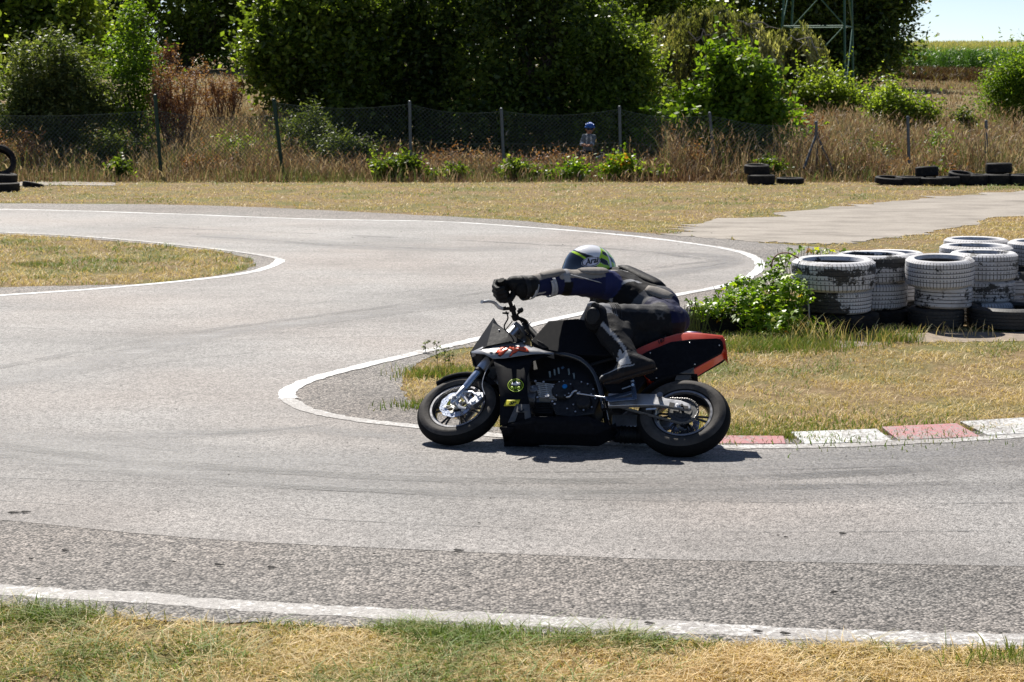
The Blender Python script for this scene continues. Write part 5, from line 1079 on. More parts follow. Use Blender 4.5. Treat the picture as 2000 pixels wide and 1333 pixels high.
# ---- frame
for s in (1, -1):
    f = (lambda p: p) if s > 0 else mr
    k = MB(); k.tube(catmull([f(B(1050, 676, .05)), f(B(1085, 690, .09)), f(B(1115, 696, .105)), f(B(1140, 707, .105)), f(B(1160, 728, .10)), f(B(1172, 760, .09)), f(B(1180, 800, .08))], 8), .0155, 16); k.build('frame_tube', mk('gloss_black_frame', (.02, .02, .022), .18, .2, .1, 30, 0, .6, .6), bike, 60)
    k = MB(); k.tube(catmull([f(B(1150, 716, .10)), f(B(1200, 700, .09)), f(B(1250, 698, .08)), f(B(1330, 690, .05))], 6), .011, 10); k.tube([f(B(1165, 740, .09)), f(B(1230, 700, .08))], .009, 8); k.build('subframe', m_blk2, bike, 60)
for nm, P, w in (('airbox', [(1030, 690), (1100, 686), (1190, 690), (1182, 735), (1165, 752), (1100, 742), (1034, 745)], .055), ('battery_box', [(1160, 698), (1255, 698), (1262, 742), (1242, 768), (1196, 772), (1170, 745)], .05)):
    Q = [B(x, y, w) for x, y in P]; k = MB(); k.prism([(q[0], q[2]) for q in Q], -w, w); k.build(nm, m_blk2, bike, bevel=.008)
# ---- engine
m_eng = mk('dark_engine_casting', (.032, .032, .034), .5, .6, .35, 50, .3); m_fin = mk('bare_fin_metal', (.52, .51, .49), .5, .5, .15, 60, .1)
cc = [(1078, 748), (1100, 738), (1130, 740), (1160, 748), (1172, 775), (1160, 805), (1120, 812), (1086, 808), (1074, 785)]
k = MB(); k.prism([(B(x, y, .085)[0], B(x, y, .085)[2]) for x, y in cc], -.085, .075); eng = k.build('engine', m_eng, bike, 30, bevel=.008, seg=3)
cv = B(1098, 760, .1); k = MB(); k.lathe([(0, .108), (.040, .106), (.056, .098), (.060, .088), (.060, .07)], (cv[0], 0, cv[2]), 40)
k.lathe([(0, .100), (.035, .099), (.042, .092), (.044, .075)], (B(1140, 785, .09)[0], 0, B(1140, 785, .09)[2]), 32)
k.build('side_cover', m_eng, eng, 40)
k = MB(); k.lathe([(0, .1125), (.013, .1125), (.0145, .110), (.0145, .105)], (B(1103, 755, .11)[0], 0, B(1103, 755, .11)[2]), 24); k.build('filler_cap', m_blue, eng)
k = MB()
for i in (0, 2, 3, 5, 8, 9, 11):
    a = i * 2 * math.pi / 14 + .2; q = (cv[0] + .053 * math.cos(a), .098, cv[2] + .053 * math.sin(a)); k.tube([q, (q[0], .104, q[2])], .0036, 8)
for x, y in ((1136, 748), (1148, 752), (1159, 762), (1163, 780), (1156, 797), (1140, 803), (1124, 806), (1108, 800), (1120, 792), (1132, 768), (1155, 772)): q = B(x, y, .08); k.tube([q, (q[0], q[1] + .008, q[2])], .0045, 8)
k.build('bolt', m_scr, eng)
# cylinder with fins lying almost flat, head in front
ca = Vector(B(1086, 768, .0)); hd_ = Vector(B(1052, 764, 0)); dc = Vector((hd_.x - ca.x, 0, hd_.z - ca.z)).normalized(); dn = Vector((-dc.z, 0, dc.x)); cB = Vector(B(1082, 772, .08)); cB.y = 0
k = MB()
for i in range(8):
    y0 = 748.5 + i * 3.9; xa = 1046 + i * .9 - (3 if i in (3, 4) else 0); q0_, q1_ = B(xa, y0 - 1, .088), B(1084 + i * .4, y0 + 3.2, .088); d_ = Vector(q1_) - Vector(q0_); n_ = Vector((-d_.z, 0, d_.x)).normalized() * .0026
    k.loft([[Vector((q.x, -.075, q.z)) if s_ == 0 else q for q in (Vector(q0_) - n_, Vector(q0_) + n_, Vector(q1_) + n_, Vector(q1_) - n_)] for s_ in (0, 1)])
for xx in (1052, 1066, 1078): k.tube([B(xx, 752, .080), B(xx + 4, 778, .080)], .005, 8)
k.build('cylinder_fins', m_fin, eng, 30)
k = MB(); k.tube([cB, cB + dc * .10], .045, 20); hc = cB + dc * .118
k.loft([[hc + dn * a + Vector((0, b, 0)) + dc * e for a, b in ((-.05, -.07), (-.05, .06), (-.035, .078), (.035, .078), (.05, .06), (.05, -.07))] for e in (-.018, .03)]); k.tube([hc + Vector((0, .05, 0)) + dn * .02, hc + Vector((0, .095, 0)) + dn * .02], .024, 16); k.tube([hc + dc * .03, hc + dc * .042], .03, 14)
hdo = k.build('cylinder_head', m_alud, eng, 30, bevel=.003)
k = MB(); q = B(1069, 776, .1); k.tube([q, (q[0], q[1] + .012, q[2])], .012, 16)
for x, y in ((1062, 748), (1050, 778), (1079, 786), (1084, 791), (1040, 758), (1046, 746)): q = B(x, y, .092); k.tube([q, (q[0], q[1] + .008, q[2])], .006, 8)
k.build('bolt', m_scr, hdo)
k = MB(); k.tube(catmull([tuple(hc + dn * .05), tuple(hc + dn * .09 - dc * .03), B(1100, 725, .03), B(1125, 722, .03)], 5), .016, 12); k.ball(B(1100, 724, .03), .028)
for x, y in ((1075, 738), (1084, 734), (1092, 731), (1112, 733), (1122, 742)): q = B(x, y, .05); k.tube([q, (q[0] + .004, q[1] + .03, q[2] + .02)], .006, 8)
k.build('carburettor', mk('blue_grey_metal', (.16, .24, .32), .35, .8, .3, 50), eng)
k = MB()
for i in range(7): c1 = Vector(B(1062, 788 + i * 3.2, .06)); k.box((c1.x, 0, c1.z), (.10, .13, .0028))
k.box((B(1062, 798, .06)[0], 0, B(1062, 798, .06)[2]), (.088, .11, .06)); k.build('oil_cooler', m_eng, bike, 30)
k = MB(); k.tube(catmull([tuple(hc - dn * .05), B(1045, 805, .0), B(1075, 822, -.03), B(1140, 828, -.08), B(1200, 835, -.11)], 6), .016, 12); k.build('exhaust_pipe', m_eng, bike, 60)
ex = Vector(B(1232, 850, -.10)); k = MB(); k.tube([ex + Vector((.10, .0, .0)), ex + Vector((.085, 0, 0)), ex + Vector((-.10, -.02, .02)), ex + Vector((-.12, -.02, .022))], [.030, .044, .046, .034], 24)
for i in range(6): k.tube([ex + Vector((.055 - i * .02, -.003 * i, .003 * i)), ex + Vector((.048 - i * .02, -.003 * i, .003 * i))], .0485, 24)
k.build('silencer', m_blk2, bike, 40)
# shifter and linkage
k = MB(); k.tube(catmull([B(1106, 777, .12), B(1113, 775, .125), B(1120, 766, .125), B(1127, 764, .12)], 4), [.006] + [.0085] * 11 + [.006], 10, flat=.6); sh_ = k.build('shift_lever', m_alu, bike, 60)
k = MB(); k.tube([B(1128, 769, .12), B(1182, 777, .13)], .0045, 8); k.ball(B(1129, 769, .12), .008); k.ball(B(1181, 777, .13), .008); k.build('shift_rod', m_alu, bike, 60)
# rearset
k = MB(); th = .008
for P in ([(1183, 776), (1192, 774), (1236, 764), (1238, 768), (1195, 781), (1184, 784)], [(1184, 781), (1196, 779), (1240, 777), (1240, 781), (1190, 786)], [(1232, 745), (1241, 747), (1244, 780), (1236, 782), (1234, 765)]):
    Q = [B(x, y, .135) for x, y in P]; k.prism([(q[0], q[2]) for q in Q], .131, .139)
k.tube([B(1236, 752, .135), B(1236, 752, .205)], .009, 10); k.ball(B(1235, 744, .145), .012); k.tube([B(1215, 760, .14), B(1232, 754, .16)], .005, 8); k.build('rearset', mk('blue_tinted_alloy', (.22, .28, .38), .35, 1, .15, 60), bike, 30, bevel=.0015)
k = MB(); k.tube([B(1236, 760, -.13), B(1236, 760, -.2)], .010, 10); k.tube([B(1190, 778, -.09), B(1236, 760, -.135)], .01, 8); k.build('footpeg', m_alud, bike)
# swingarm
for s in (1, -1):
    f = (lambda p: p) if s > 0 else mr; y = .088
    U_ = [(1188, 772), (1240, 772), (1286, 773), (1300, 781), (1330, 785), (1346, 791), (1350, 797)]; L_ = [(1188, 796), (1240, 794), (1286, 794), (1300, 796), (1330, 800), (1346, 802), (1350, 800)]
    P = [B(a, b, y) for a, b in U_] + [B(a, b, y) for a, b in L_[::-1]]; k = MB(); k.prism([(q[0], q[2]) for q in P], s * .076, s * .100); sa = k.build('swingarm', mk('silver_swingarm', (.55, .55, .56), .38, .8, .12, 30, 0, dirt=((.15, .14, .13), .5)), bike, 30, bevel=.004, seg=3)
    if s > 0:
        k = MB()
        for P in ([(1308, 786), (1318, 788), (1316, 797), (1306, 795)], [(1333, 792), (1344, 794), (1345, 799), (1334, 799)]): Q = [B(a, b, .1) for a, b in P]; k.prism([(q[0], q[2]) for q in Q], .0995, .1015)
        k.build('slot', m_ink, sa)
        k = MB(); q = B(1325, 793.5, .1); k.box((q[0], .102, q[2]), (.026, .006, .026)); k.tube([(q[0], .10, q[2]), (q[0], .114, q[2])], .009, 6); k.build('axle_block', m_alu, sa, bevel=.001)
        k = MB(); q = B(1290, 782, .1); k.lathe([(0, .1), (.011, .1), (.011, .135), (.017, .138), (.017, .146), (.008, .148), (0, .148)], (q[0], 0, q[2]), 20); k.build('bobbin', m_alud, sa)
        k = MB(); k.tube([B(1262, 800, .095), B(1282, 799, .095)], .007, 8); k.build('chain_adjuster', m_alu, sa)
k = MB(); k.tube([B(1192, 780, -.09), B(1192, 780, .11)], .014, 12); k.tube([(0, -.11, .25), (0, .112, .25)], .008, 12); k.tube([B(1205, 800, 0), B(1200, 735, 0)], .028, 14)
for i in range(7): q = Vector(B(1204, 790, 0)).lerp(Vector(B(1201, 745, 0)), i / 6); k.tube([q, q + Vector((0, 0, .006))], .034, 14)
k.build('shock_absorber', m_blk2, bike)
k = MB(); rows_ = []
for a in np.linspace(R(25), R(100), 12): rows_.append([((.268) * math.cos(a) * -1 * -1, yy, .25 + .268 * math.sin(a)) for yy in (-.06, -.03, 0, .03, .06)])
k.loft([[Vector(p) for p in r] for r in rows_], caps=False, closed=False); k.build('rear_hugger', m_blk, bike, 60, solid=.003)
k = MB(); P = [B(a, b, .03) for a, b in ((1322, 736), (1356, 722), (1349, 741), (1344, 747), (1318, 747))]; k.prism([(q[0], q[2]) for q in P], -.06, .05); k.build('mud_flap', m_brn, bike, bevel=.004)
# ---- tail
outT = [(1222, 694), (1256, 676), (1290, 662), (1322, 652.5), (1345, 649.5), (1380, 652), (1411, 655.5), (1416, 664), (1419, 682)]
outB = [(1240, 712), (1258, 733), (1268, 744), (1300, 743), (1328, 737), (1354, 725), (1390, 704), (1406, 694), (1415, 688)]
def yT(x, y=None):
    yt = float(np.interp(x, [1235, 1418], [.112, .070])); yb = float(np.interp(x, [1240, 1300, 1418], [.075, .035, .030]))
    if y is None: y = float(np.interp(x, [p[0] for p in outT], [p[1] for p in outT]))
    t_ = float(np.interp(x, [p[0] for p in outT], [p[1] for p in outT])); b_ = float(np.interp(x, [p[0] for p in outB], [p[1] for p in outB])); u = min(1, max(0, (y - t_) / max(8, b_ - t_))); return yt * (1 - u) + yb * u
S = []
for (a, b), (c_, d_) in zip(outT, outB):
    t_ = Vector(B(a, b, yT(a, b) - .006)); to = Vector(B(a + .5, b + 3, yT(a, b + 3))); bo = Vector(B(c_, d_ - 2, yT(c_, d_))); b_ = Vector(B(c_, d_, yT(c_, d_) - .004)); mdl = (to + bo) / 2; cb = b_ + Vector((0, -b_.y, .002))
    S.append([t_ + Vector((0, -t_.y, -.008)), t_ + Vector((0, -t_.y * .45, -.002)), t_, to, mdl, bo, b_, cb, Vector(mr(b_)), Vector(mr(bo)), Vector(mr(mdl)), Vector(mr(to)), Vector(mr(t_)), t_ + Vector((0, -t_.y * 1.55, -.002))])
k = MB(); k.loft(S); tail = k.build('tail_unit', m_red, bike, 35, bevel=.003, seg=2)
pan = [(1243, 700), (1262, 688), (1310, 668.5), (1350, 663), (1399, 661.5), (1407, 663), (1411.5, 669), (1413, 680), (1409, 688), (1352, 719), (1330, 730.5), (1300, 738.5), (1271, 742), (1260, 733), (1248, 714)]
for s in (1, -1):
    k = MB(); v = [B(a, b, yT(a, b) + .009) for a, b in pan]; v = v if s > 0 else [mr(p) for p in v]; n = len(v); v2 = [(p[0], p[1] - s * .014, p[2]) for p in v]
    tri = tessellate_polygon([[Vector((a, b, 0)) for a, b in pan]]); k.add(v + v2, [tuple(t) for t in tri] + [tuple(n + i for i in reversed(t)) for t in tri] + [(i, (i + 1) % n, n + (i + 1) % n, n + i) for i in range(n)])
    tp = k.build('tail_panel', m_blk, tail, 40)
    if s > 0:
        for a, b in ((1270, 690), (1347, 670), (1405, 675), (1357, 712), (1282, 739)): k = MB(); k.ball(B(a, b, yT(a, b) + .0105), .0048); k.build('screw', m_scr, tp)
fnT = lambda x, y: Vector(B(x, y, yT(x, y) + .003))
O = fnT(1291, 667.5); text('lettering', '187', O + Vector((0, .002, .0)), fnT(1300, 663.5) - O, fnT(1289, 660) - O, .031, m_ink, tail, .25, 0, .0008, .0006)
k = MB(); P = [(1334, 653), (1345, 650.5), (1372, 652.5), (1352, 653.8)]; k.add([Vector(B(a, b, yT(a, b) - .02)) + Vector((0, 0, .012)) for a, b in P], [(0, 1, 2, 3)]); o = k.build('number_sticker', mk('pale_violet_sticker', (.42, .36, .55), .4, 0, .1, 50), tail); s_ = o.modifiers.new('solid', 'SOLIDIFY'); s_.thickness = .004; s_.offset = 1
k = MB(); se = []
for a, b in ((1190, 684), (1215, 683), (1245, 676), (1275, 665), (1300, 655)):
    p = Vector(B(a, b, .08)); se.append([p + Vector((0, -.16, -.02)), p + Vector((0, -.15, .015)), p + Vector((0, -.08, .026)), p + Vector((0, -.01, .015)), p + Vector((0, 0, -.02)), p + Vector((0, -.08, -.03))])
k.loft(se); k.build('seat', m_blk2, bike, 60, bevel=.004)
# ================================================================== PEOPLE
def fuse(name, caps, balls, vox, mat, parent, colfn=None, smooth_it=6, org=(0, 0, 0), wrinkle=0):
    m = MB()
    for p0, r0, p1, r1 in caps:
        p0, p1 = Vector(p0), Vector(p1); n = 6; m.tube([p0.lerp(p1, i / n) for i in range(n + 1)], [r0 + (r1 - r0) * i / n for i in range(n + 1)], 16); m.ball(tuple(p0), r0 * .995, 14, 10); m.ball(tuple(p1), r1 * .995, 14, 10)
    for c, r in balls: m.ball(tuple(c), r, 16, 12)
    me = bpy.data.meshes.new('t'); me.from_pydata([tuple(p) for p in m.v], [], m.f); ob = bpy.data.objects.new('t', me); COL.objects.link(ob)
    r = ob.modifiers.new('r', 'REMESH'); r.mode = 'VOXEL'; r.voxel_size = vox; s = ob.modifiers.new('s', 'SMOOTH'); s.factor = .6; s.iterations = smooth_it
    ev = ob.evaluated_get(bpy.context.evaluated_depsgraph_get()); me2 = bpy.data.meshes.new_from_object(ev); bpy.data.objects.remove(ob)
    n = len(me2.vertices); co = np.empty(n * 3, np.float32); me2.vertices.foreach_get('co', co); co = co.reshape(-1, 3)
    if wrinkle:
        no = np.empty(n * 3, np.float32); me2.vertices.foreach_get('normal', no); no = no.reshape(-1, 3)
        w_ = -np.abs(nz3(co * np.array([1.8, 1, .7]), 38)) * 1.1 + nz3(co + 3.1, 120) * .22 + nz3(co * np.array([1, 1, 1.7]), 24) * .6 - np.abs(nz3(co * np.array([.8, 1, 1.9]) + 7, 60)) * .7; co = co + no * (w_ * wrinkle)[:, None]
    col = colfn(co) if colfn else np.tile([.02, .02, .02], (n, 1))
    a = me2.attributes.new('tone', 'FLOAT_COLOR', 'POINT'); a.data.foreach_set('color', np.concatenate([col, np.ones((n, 1))], 1).astype(np.float32).ravel())
    co = co - np.array(org, np.float32); me2.vertices.foreach_set('co', co.astype(np.float32).ravel()); me2.polygons.foreach_set('use_smooth', np.ones(len(me2.polygons), bool)); me2.update()
    me2.materials.clear(); me2.materials.append(mat); o = bpy.data.objects.new(name, me2); COL.objects.link(o); o.parent = parent; return o
rng = np.random.default_rng(21); _kd = rng.normal(0, 1, (12, 3)); _kd /= np.linalg.norm(_kd, axis=1, keepdims=True); _kp = rng.uniform(0, 6.28, 12); _kf = rng.uniform(.6, 1.6, 12)
def nz3(P, s):
    o = 0
    for i in range(12): o = o + np.sin(P @ _kd[i] * s * _kf[i] + _kp[i])
    return o / 3.4
def tone_mat(name, rough=.68, scuff=.14, bump=.45):
    m, nt, p = new_mat(name); N = NT(nt); at = N.n('Attribute', attribute_name='tone'); co = N.coord()
    n1 = N.noise(co, 26, 6, .7); n2 = N.noise(co, 220, 3, .7)
    p.inputs['Specular IOR Level'].default_value = .5 if rough < .3 else .12
    col = N.mix(N.ramp(n1, [(.5, 0.), (.72, scuff)]), at.outputs['Color'], (.10, .095, .09)); N.l(col, p.inputs['Base Color'])
    N.l(N.ramp(n1, [(.3, rough - .1), (.7, rough + .15)]), p.inputs['Roughness']); N.bump(N.math('ADD', n1, N.math('MULTIPLY', n2, .25)), p, bump, .006); return m
m_suit = tone_mat('worn_leather'); m_helm = tone_mat('helmet_paint', .16, .0, .0); m_glove = tone_mat('glove_leather', .55, .2)
m_helm.node_tree.nodes['Principled BSDF'].inputs['Coat Weight'].default_value = .6
def P_(px, py, y): return BW(B(px, py, y))
HANDL = BW(GL)
sh_l = P_(1183, 555, .10); sh_r = P_(1176, 590, -.20); el_l = P_(1092, 551, .22); wr_l = P_(1020, 563, .31); hip_l = P_(1300, 634, .02); hip_r = P_(1290, 668, -.17)
kn_l = P_(1176, 622, .19); an_l = P_(1230, 706, .19); neck = P_(1172, 557, -.06); mid = P_(1250, 588, -.05); chest = P_(1203, 570, -.05); pelv = P_(1298, 640, -.06)
kn_r = BW((.50, -.40, .60)); an_r = BW((.26, -.20, .36)); el_r = BW((.86, -.38, .78)); wr_r = BW(tuple(mir(GL) + Vector((-.09, .0, .02))))
org = Vector((pelv.x, pelv.y, 0))
def O_(v): return Vector(v) - org
rider = tag(empty('person', org), 'rider in dark blue and black leathers hanging off the leaning motorcycle', 'person')
caps = [(sh_l, .088, el_l, .074), (el_l, .074, wr_l, .060), (kn_l, .084, hip_l, .112), (kn_l, .084, kn_l.lerp(an_l, .4), .084), (kn_l.lerp(an_l, .4), .084, an_l, .058), (kn_l.lerp(hip_l, .35) + Vector((0, 0, -.03)), .09, kn_l.lerp(an_l, .45) + Vector((.03, 0, 0)), .07), (sh_r, .068, el_r, .05), (el_r, .05, wr_r, .036), (hip_r, .10, kn_r, .07), (kn_r, .064, an_r, .042),
        (sh_l, .07, neck, .07), (sh_r, .07, neck, .07), (hip_l, .115, hip_r, .115), (neck.lerp(sh_l, .3), .085, chest, .13), (chest, .132, mid, .118), (mid, .118, pelv, .125), (sh_l.lerp(chest, .5), .105, mid.lerp(hip_l, .3), .11), (chest + Vector((-.02, 0, -.06)), .12, mid + Vector((-.05, 0, -.06)), .12), (sh_r.lerp(chest, .5), .09, mid.lerp(hip_r, .3), .10), (hip_l, .118, mid.lerp(hip_l, .4), .10), (P_(1203, 549, -.10), .085, P_(1236, 562, -.09), .112), (P_(1236, 562, -.09), .112, P_(1292, 600, -.06), .112)]
balls = [(P_(1268, 664, .02), .085), (P_(1236, 668, .06), .075), (P_(1318, 628, .0), .09), (P_(1302, 618, -.04), .10), (el_l, .072), (kn_l, .086)]
NAVY = np.array([.012, .015, .055]); BLK = np.array([.008, .008, .009]); GREY = np.array([.42, .42, .43]); TAN = np.array([.24, .215, .19]); DGR = np.array([.028, .028, .03])
def segp(P, a, b):
    a, b = np.array(a), np.array(b); d = b - a; t = ((P - a) @ d) / (d @ d); q = a + np.clip(t, 0, 1)[:, None] * d; v = P - q; return t, np.linalg.norm(v, axis=1), v
def suit_col(P):
    n = len(P); C = np.tile(BLK, (n, 1)); segs = {'ua': (sh_l, el_l), 'fa': (el_l, wr_l), 'th': (hip_l, kn_l), 'sh': (kn_l, an_l), 'ur': (sh_r, el_r), 'fr': (el_r, wr_r), 'tr': (hip_r, kn_r), 'sr': (kn_r, an_r), 'to': (pelv, neck), 'ba': (mid, chest)}
    D = {k: segp(P, *v) for k, v in segs.items()}; ks = list(segs); best = np.argmin(np.stack([D[k][1] / {'to': 1.75, 'ba': 1.7, 'th': 1.2}.get(k, 1) for k in ks]), 0); zz = nz3(P, 18) * .02
    def S(k): return best == ks.index(k)
    up = np.array([0, 0, 1.]); cam_ = np.array([0, -1., 0])
    for k in ('ua', 'fa', 'ur', 'fr'):
        t, r, v = D[k]; u = v @ up / (r + 1e-6); c = v @ cam_ / (r + 1e-6); m = S(k)
        C[m] = NAVY
        if k[0] == 'f':
            C[m & (u > .55 + zz * 5) & (t < .85)] = TAN; C[m & (t > .80)] = BLK
            C[m & (np.abs(u + .62) < .10) & (t > .5) & (t < .78)] = GREY
            C[m & (u > .35) & (t < .12)] = TAN * 1.2
        else:
            C[m & (u > .50 + zz * 6)] = TAN; C[m & (t > .86) & (u > .1)] = GREY * .7; C[m & (t > .8) & (u < .1)] = BLK; C[m & (t < .12)] = NAVY * 1.6
    m = S('th') | S('tr'); t, r, v = D['th']; u = v @ up / (r + 1e-6)
    C[m] = BLK * 1.3; C[S('th') & (u > .62)] = DGR * 1.5; C[S('th') & (t < .05) & (u > .2)] = NAVY * .7; C[S('th') & (t > .86) & (u > .2)] = GREY * .5
    C[S('th') & (np.abs(nz3(P, 30)) < .05) & (u > .3)] = DGR * 2.5
    t, r, v = D['sh']; m = S('sh'); C[m] = BLK * 1.5
    w = v[:, 0] / (r + 1e-6); C[m & (np.abs(w + .72 - .6 * t) < .12) & (t > .15)] = GREY * .8
    m = S('to') | S('ba'); t, r, v = D['to']; u = v @ up / (r + 1e-6); c = v @ cam_ / (r + 1e-6)
    C[m] = BLK; C[m & (t < .30) & (u > -.2)] = NAVY * .8; C[m & (t > .22) & (t < .36) & (u > .25)] = DGR * 3.2
    C[m & (np.abs(t - .5 - .12 * c) < .022) & (c > .2) & (u > .1)] = GREY * .8; C[m & (np.abs(t - .84) < .012) & (np.abs(u - .7) < .2)] = GREY; C[m & (np.abs(t - .80) < .012) & (np.abs(u - .7) < .2)] = GREY; C[m & (t > .6) & (c > .55) & (u < .3)] = BLK; C[m & (t > .8) & (c > .35) & (u > .2)] = TAN * .8
    return C
fuse('racing_suit', caps, balls, .0078, m_suit, rider, suit_col, 5, org, .0024)
def bandring(a, b, t, r, w=.004, flat=1.0, nm='seam', mat=None):
    a, b = Vector(a), Vector(b); d = (b - a).normalized(); c = a.lerp(b, t); s1 = d.cross(Vector((0, 0, 1))).normalized(); s2 = s1.cross(d); k = MB()
    k.tube([O_(c + s1 * math.cos(q) * r + s2 * math.sin(q) * r) for q in np.linspace(0, 2 * math.pi, 25)], w, 6); return k.build(nm, mat or m_seam, rider, 60)
m_seam = mk('suit_seam', (.012, .012, .014), .6)
for t, r in ((.93, .0655), (.965, .0665), (1.0, .066)): bandring(el_l, wr_l, t, r, .0055, nm='cuff_ridge')
for i in range(5): bandring(hip_l, kn_l, .80 + i * .03, .0885 - i * .0008, .0035, nm='stretch_ridge')
def patch(name, a, b, r0, r1, nvec, wd, th, mat):
    a, b, nvec = Vector(a), Vector(b), Vector(nvec).normalized(); d = (b - a).normalized(); nvec = (nvec - d * nvec.dot(d)).normalized(); sd_ = d.cross(nvec); S_ = []
    for i in range(9):
        t = i / 8; r = r0 + (r1 - r0) * t; w_ = wd * math.sin(math.pi * (.12 + .76 * t)) ** .6; row = []
        for k_ in range(-4, 5): an_ = k_ / 4 * w_; e_ = th * (1 - (k_ / 4) ** 4) * min(1, 6 * min(t, 1 - t) + .1); row.append(O_(a.lerp(b, t) + (nvec * math.cos(an_) + sd_ * math.sin(an_)) * (r + e_)))
        S_.append(row)
    k = MB(); k.loft(S_, caps=False, closed=False); return k.build(name, mat, rider, 60, solid=.004)
m_pad = mk('beige_grey_pad', (.22, .20, .18), .7, 0, .25, 50, .3, .12, dirt=((.05, .045, .04), .6)); m_pk = mk('matt_black_pad', (.010, .010, .012), .6, 0, .3, 60, .3, .12); m_wp = mk('dirty_white_piping', (.40, .40, .42), .6, 0, .2, 60, 0, .2)
patch('elbow_pad', el_l.lerp(wr_l, -.10), el_l.lerp(wr_l, .55), .071, .064, (0, -.35, 1), .62, .007, m_pad)
patch('shoulder_pad', sh_l.lerp(el_l, .02), sh_l.lerp(el_l, .62), .087, .078, (0, -.25, 1), .60, .008, m_pad)
patch('hump', P_(1205, 547, -.10), P_(1285, 592, -.07), .093, .110, (.35, -.35, 1), .55, .016, m_pk)
patch('lumbar_pad', P_(1268, 590, -.03), P_(1318, 606, -.02), .112, .104, (.2, -.9, .75), .34, .006, m_pad)
for (a_, b_, t0_, t1_, r_, an0, an1) in ((el_l, wr_l, .16, .30, .0715, -1.9, .5), (el_l, wr_l, .28, .36, .070, -1.9, .3), (el_l, wr_l, .86, .74, .064, -1.7, .2), (sh_l, el_l, .25, .85, .084, .15, .55)):
    d = (Vector(b_) - Vector(a_)).normalized(); n0 = Vector((0, -1, 0)); n0 = (n0 - d * n0.dot(d)).normalized(); n1 = Vector((0, 0, 1)); n1 = (n1 - d * n1.dot(d)).normalized(); k = MB(); L_ = []; R_ = []
    for i in range(13): t = i / 12; an_ = an0 + (an1 - an0) * t; c = Vector(a_).lerp(Vector(b_), t0_ + (t1_ - t0_) * t); q = n0 * math.cos(an_) + n1 * math.sin(an_); L_.append(O_(c + q * (r_ + .003) - d * .009)); R_.append(O_(c + q * (r_ + .003) + d * .009 + n1 * (.008 if r_ > .08 else 0)))
    k.loft([L_, R_], caps=False, closed=False); k.build('piping', m_wp, rider, 60, solid=.004)
# knee guard
nrm = Vector((-.50, -1, .16)).normalized(); sl = kn_l + nrm * .106 + Vector((0, 0, -.004)); e1 = nrm.cross(Vector((0, 0, 1))).normalized(); e2 = e1.cross(nrm)
k = MB(); secs = []
for r, h in ((.078, -.05), (.078, -.008), (.070, .010), (.058, .017)): secs.append([O_(sl + nrm * h + e1 * math.cos(a) * r * .78 + e2 * math.sin(a) * r) for a in np.linspace(0, 2 * math.pi, 28, endpoint=False)])
k.loft(secs); ks_ = k.build('knee_guard', mk('black_knee_guard', (.008, .008, .009), .6, 0, .3, 60, .2, .08), rider, 40)
k = MB(); secs = []
for r, h in ((.050, .014), (.050, .027), (.043, .034), (.0, .037)): secs.append([O_(sl + nrm * h + e1 * math.cos(a) * max(r, .001) * .8 + e2 * math.sin(a) * max(r, .001) + e2 * .010) for a in np.linspace(0, 2 * math.pi, 28, endpoint=False)])
k.loft(secs); sd = k.build('knee_slider', mk('scuffed_slider', (.013, .013, .015), .4, 0, .4, 90, .3, .2), ks_, 40)
k = MB()
for i in range(-3, 4):
    for j in range(-4, 5):
        a, b = i * .0095 + (j % 2) * .0047, j * .0085
        if (a / .8) ** 2 + b ** 2 < .040 ** 2: q = O_(sl + e1 * a + e2 * (b + .010) + nrm * .0345); k.tube([q, q + nrm * .002], .0028, 6)
k.build('dimple', m_ink, sd)
k = MB(); k.loft([[O_(sl + nrm * h + e1 * a + e2 * b) for a, b in ((-.022, .05), (.022, .05), (.018, .078), (0, .088), (-.018, .078))] for h in (-.02, .014)]); k.build('strap', mk('black_webbing', (.012, .012, .013), .8), ks_, 30, bevel=.003)
# grey padded piece above the knee
k = MB(); q = O_(kn_l + Vector((-.055, -.03, .078))); k.ball(tuple(q), (.030, .02, .018)); k.build('knee_padding', mk('grey_pad', (.28, .28, .29), .7, 0, .2, 50, .2), rider, 60)
# boots
def boot(an, kn, tdir, nm='boot', accent=True):
    tdir = Vector(tdir).normalized(); up = (kn - an).normalized(); heel = an - tdir * .075 - up * .070; ball_ = an + tdir * .10 - up * .085; toe = an + tdir * .175 - up * .088
    cp = [(an.lerp(kn, .30), .066, an, .058), (an, .058, heel, .042), (an, .056, ball_, .042), (heel, .040, ball_, .034), (ball_, .042, toe, .029)]
    def bc(P):
        C = np.tile(np.array([.016, .015, .015]), (len(P), 1)); t, r, v = segp(P, np.array(heel), np.array(toe)); h = v @ np.array(up); w = v @ np.array([0, -1., 0])
        if accent:
            C[(h > .02) & (t > .25) & (t < .62)] = [.35, .36, .38]; C[(h > .012) & (t > .6)] = [.06, .055, .05]; C[(np.abs(h - .012) < .004) & (t > .3)] = [.45, .45, .45]; C[(h < -.018)] = [.03, .02, .015]
            C[(h > .03) & (t > .38) & (t < .58) & (w > .01)] = [.42, .50, .72]; C[(h > .02) & (t < .36)] = [.02, .02, .022]
        return C
    o = fuse(nm, cp, [], .0055, tone_mat('boot_leather', .45, .25), rider, bc, 4, org, .001)
    k = MB(); 
    ln = [heel - tdir * .03, heel + tdir * .05, ball_, toe + tdir * .015]; k.tube([O_(p - up * .030) for p in ln], [.022, .030, .033, .022], 12, flat=.28)
    k.build('sole', mk('boot_sole', (.03, .022, .018), .8, 0, .3, 60, .3), o, 40); return o
toe_dir = (P_(1172, 745, .215) - P_(1246, 728, .21)).normalized(); b1 = boot(an_l, kn_l, toe_dir)
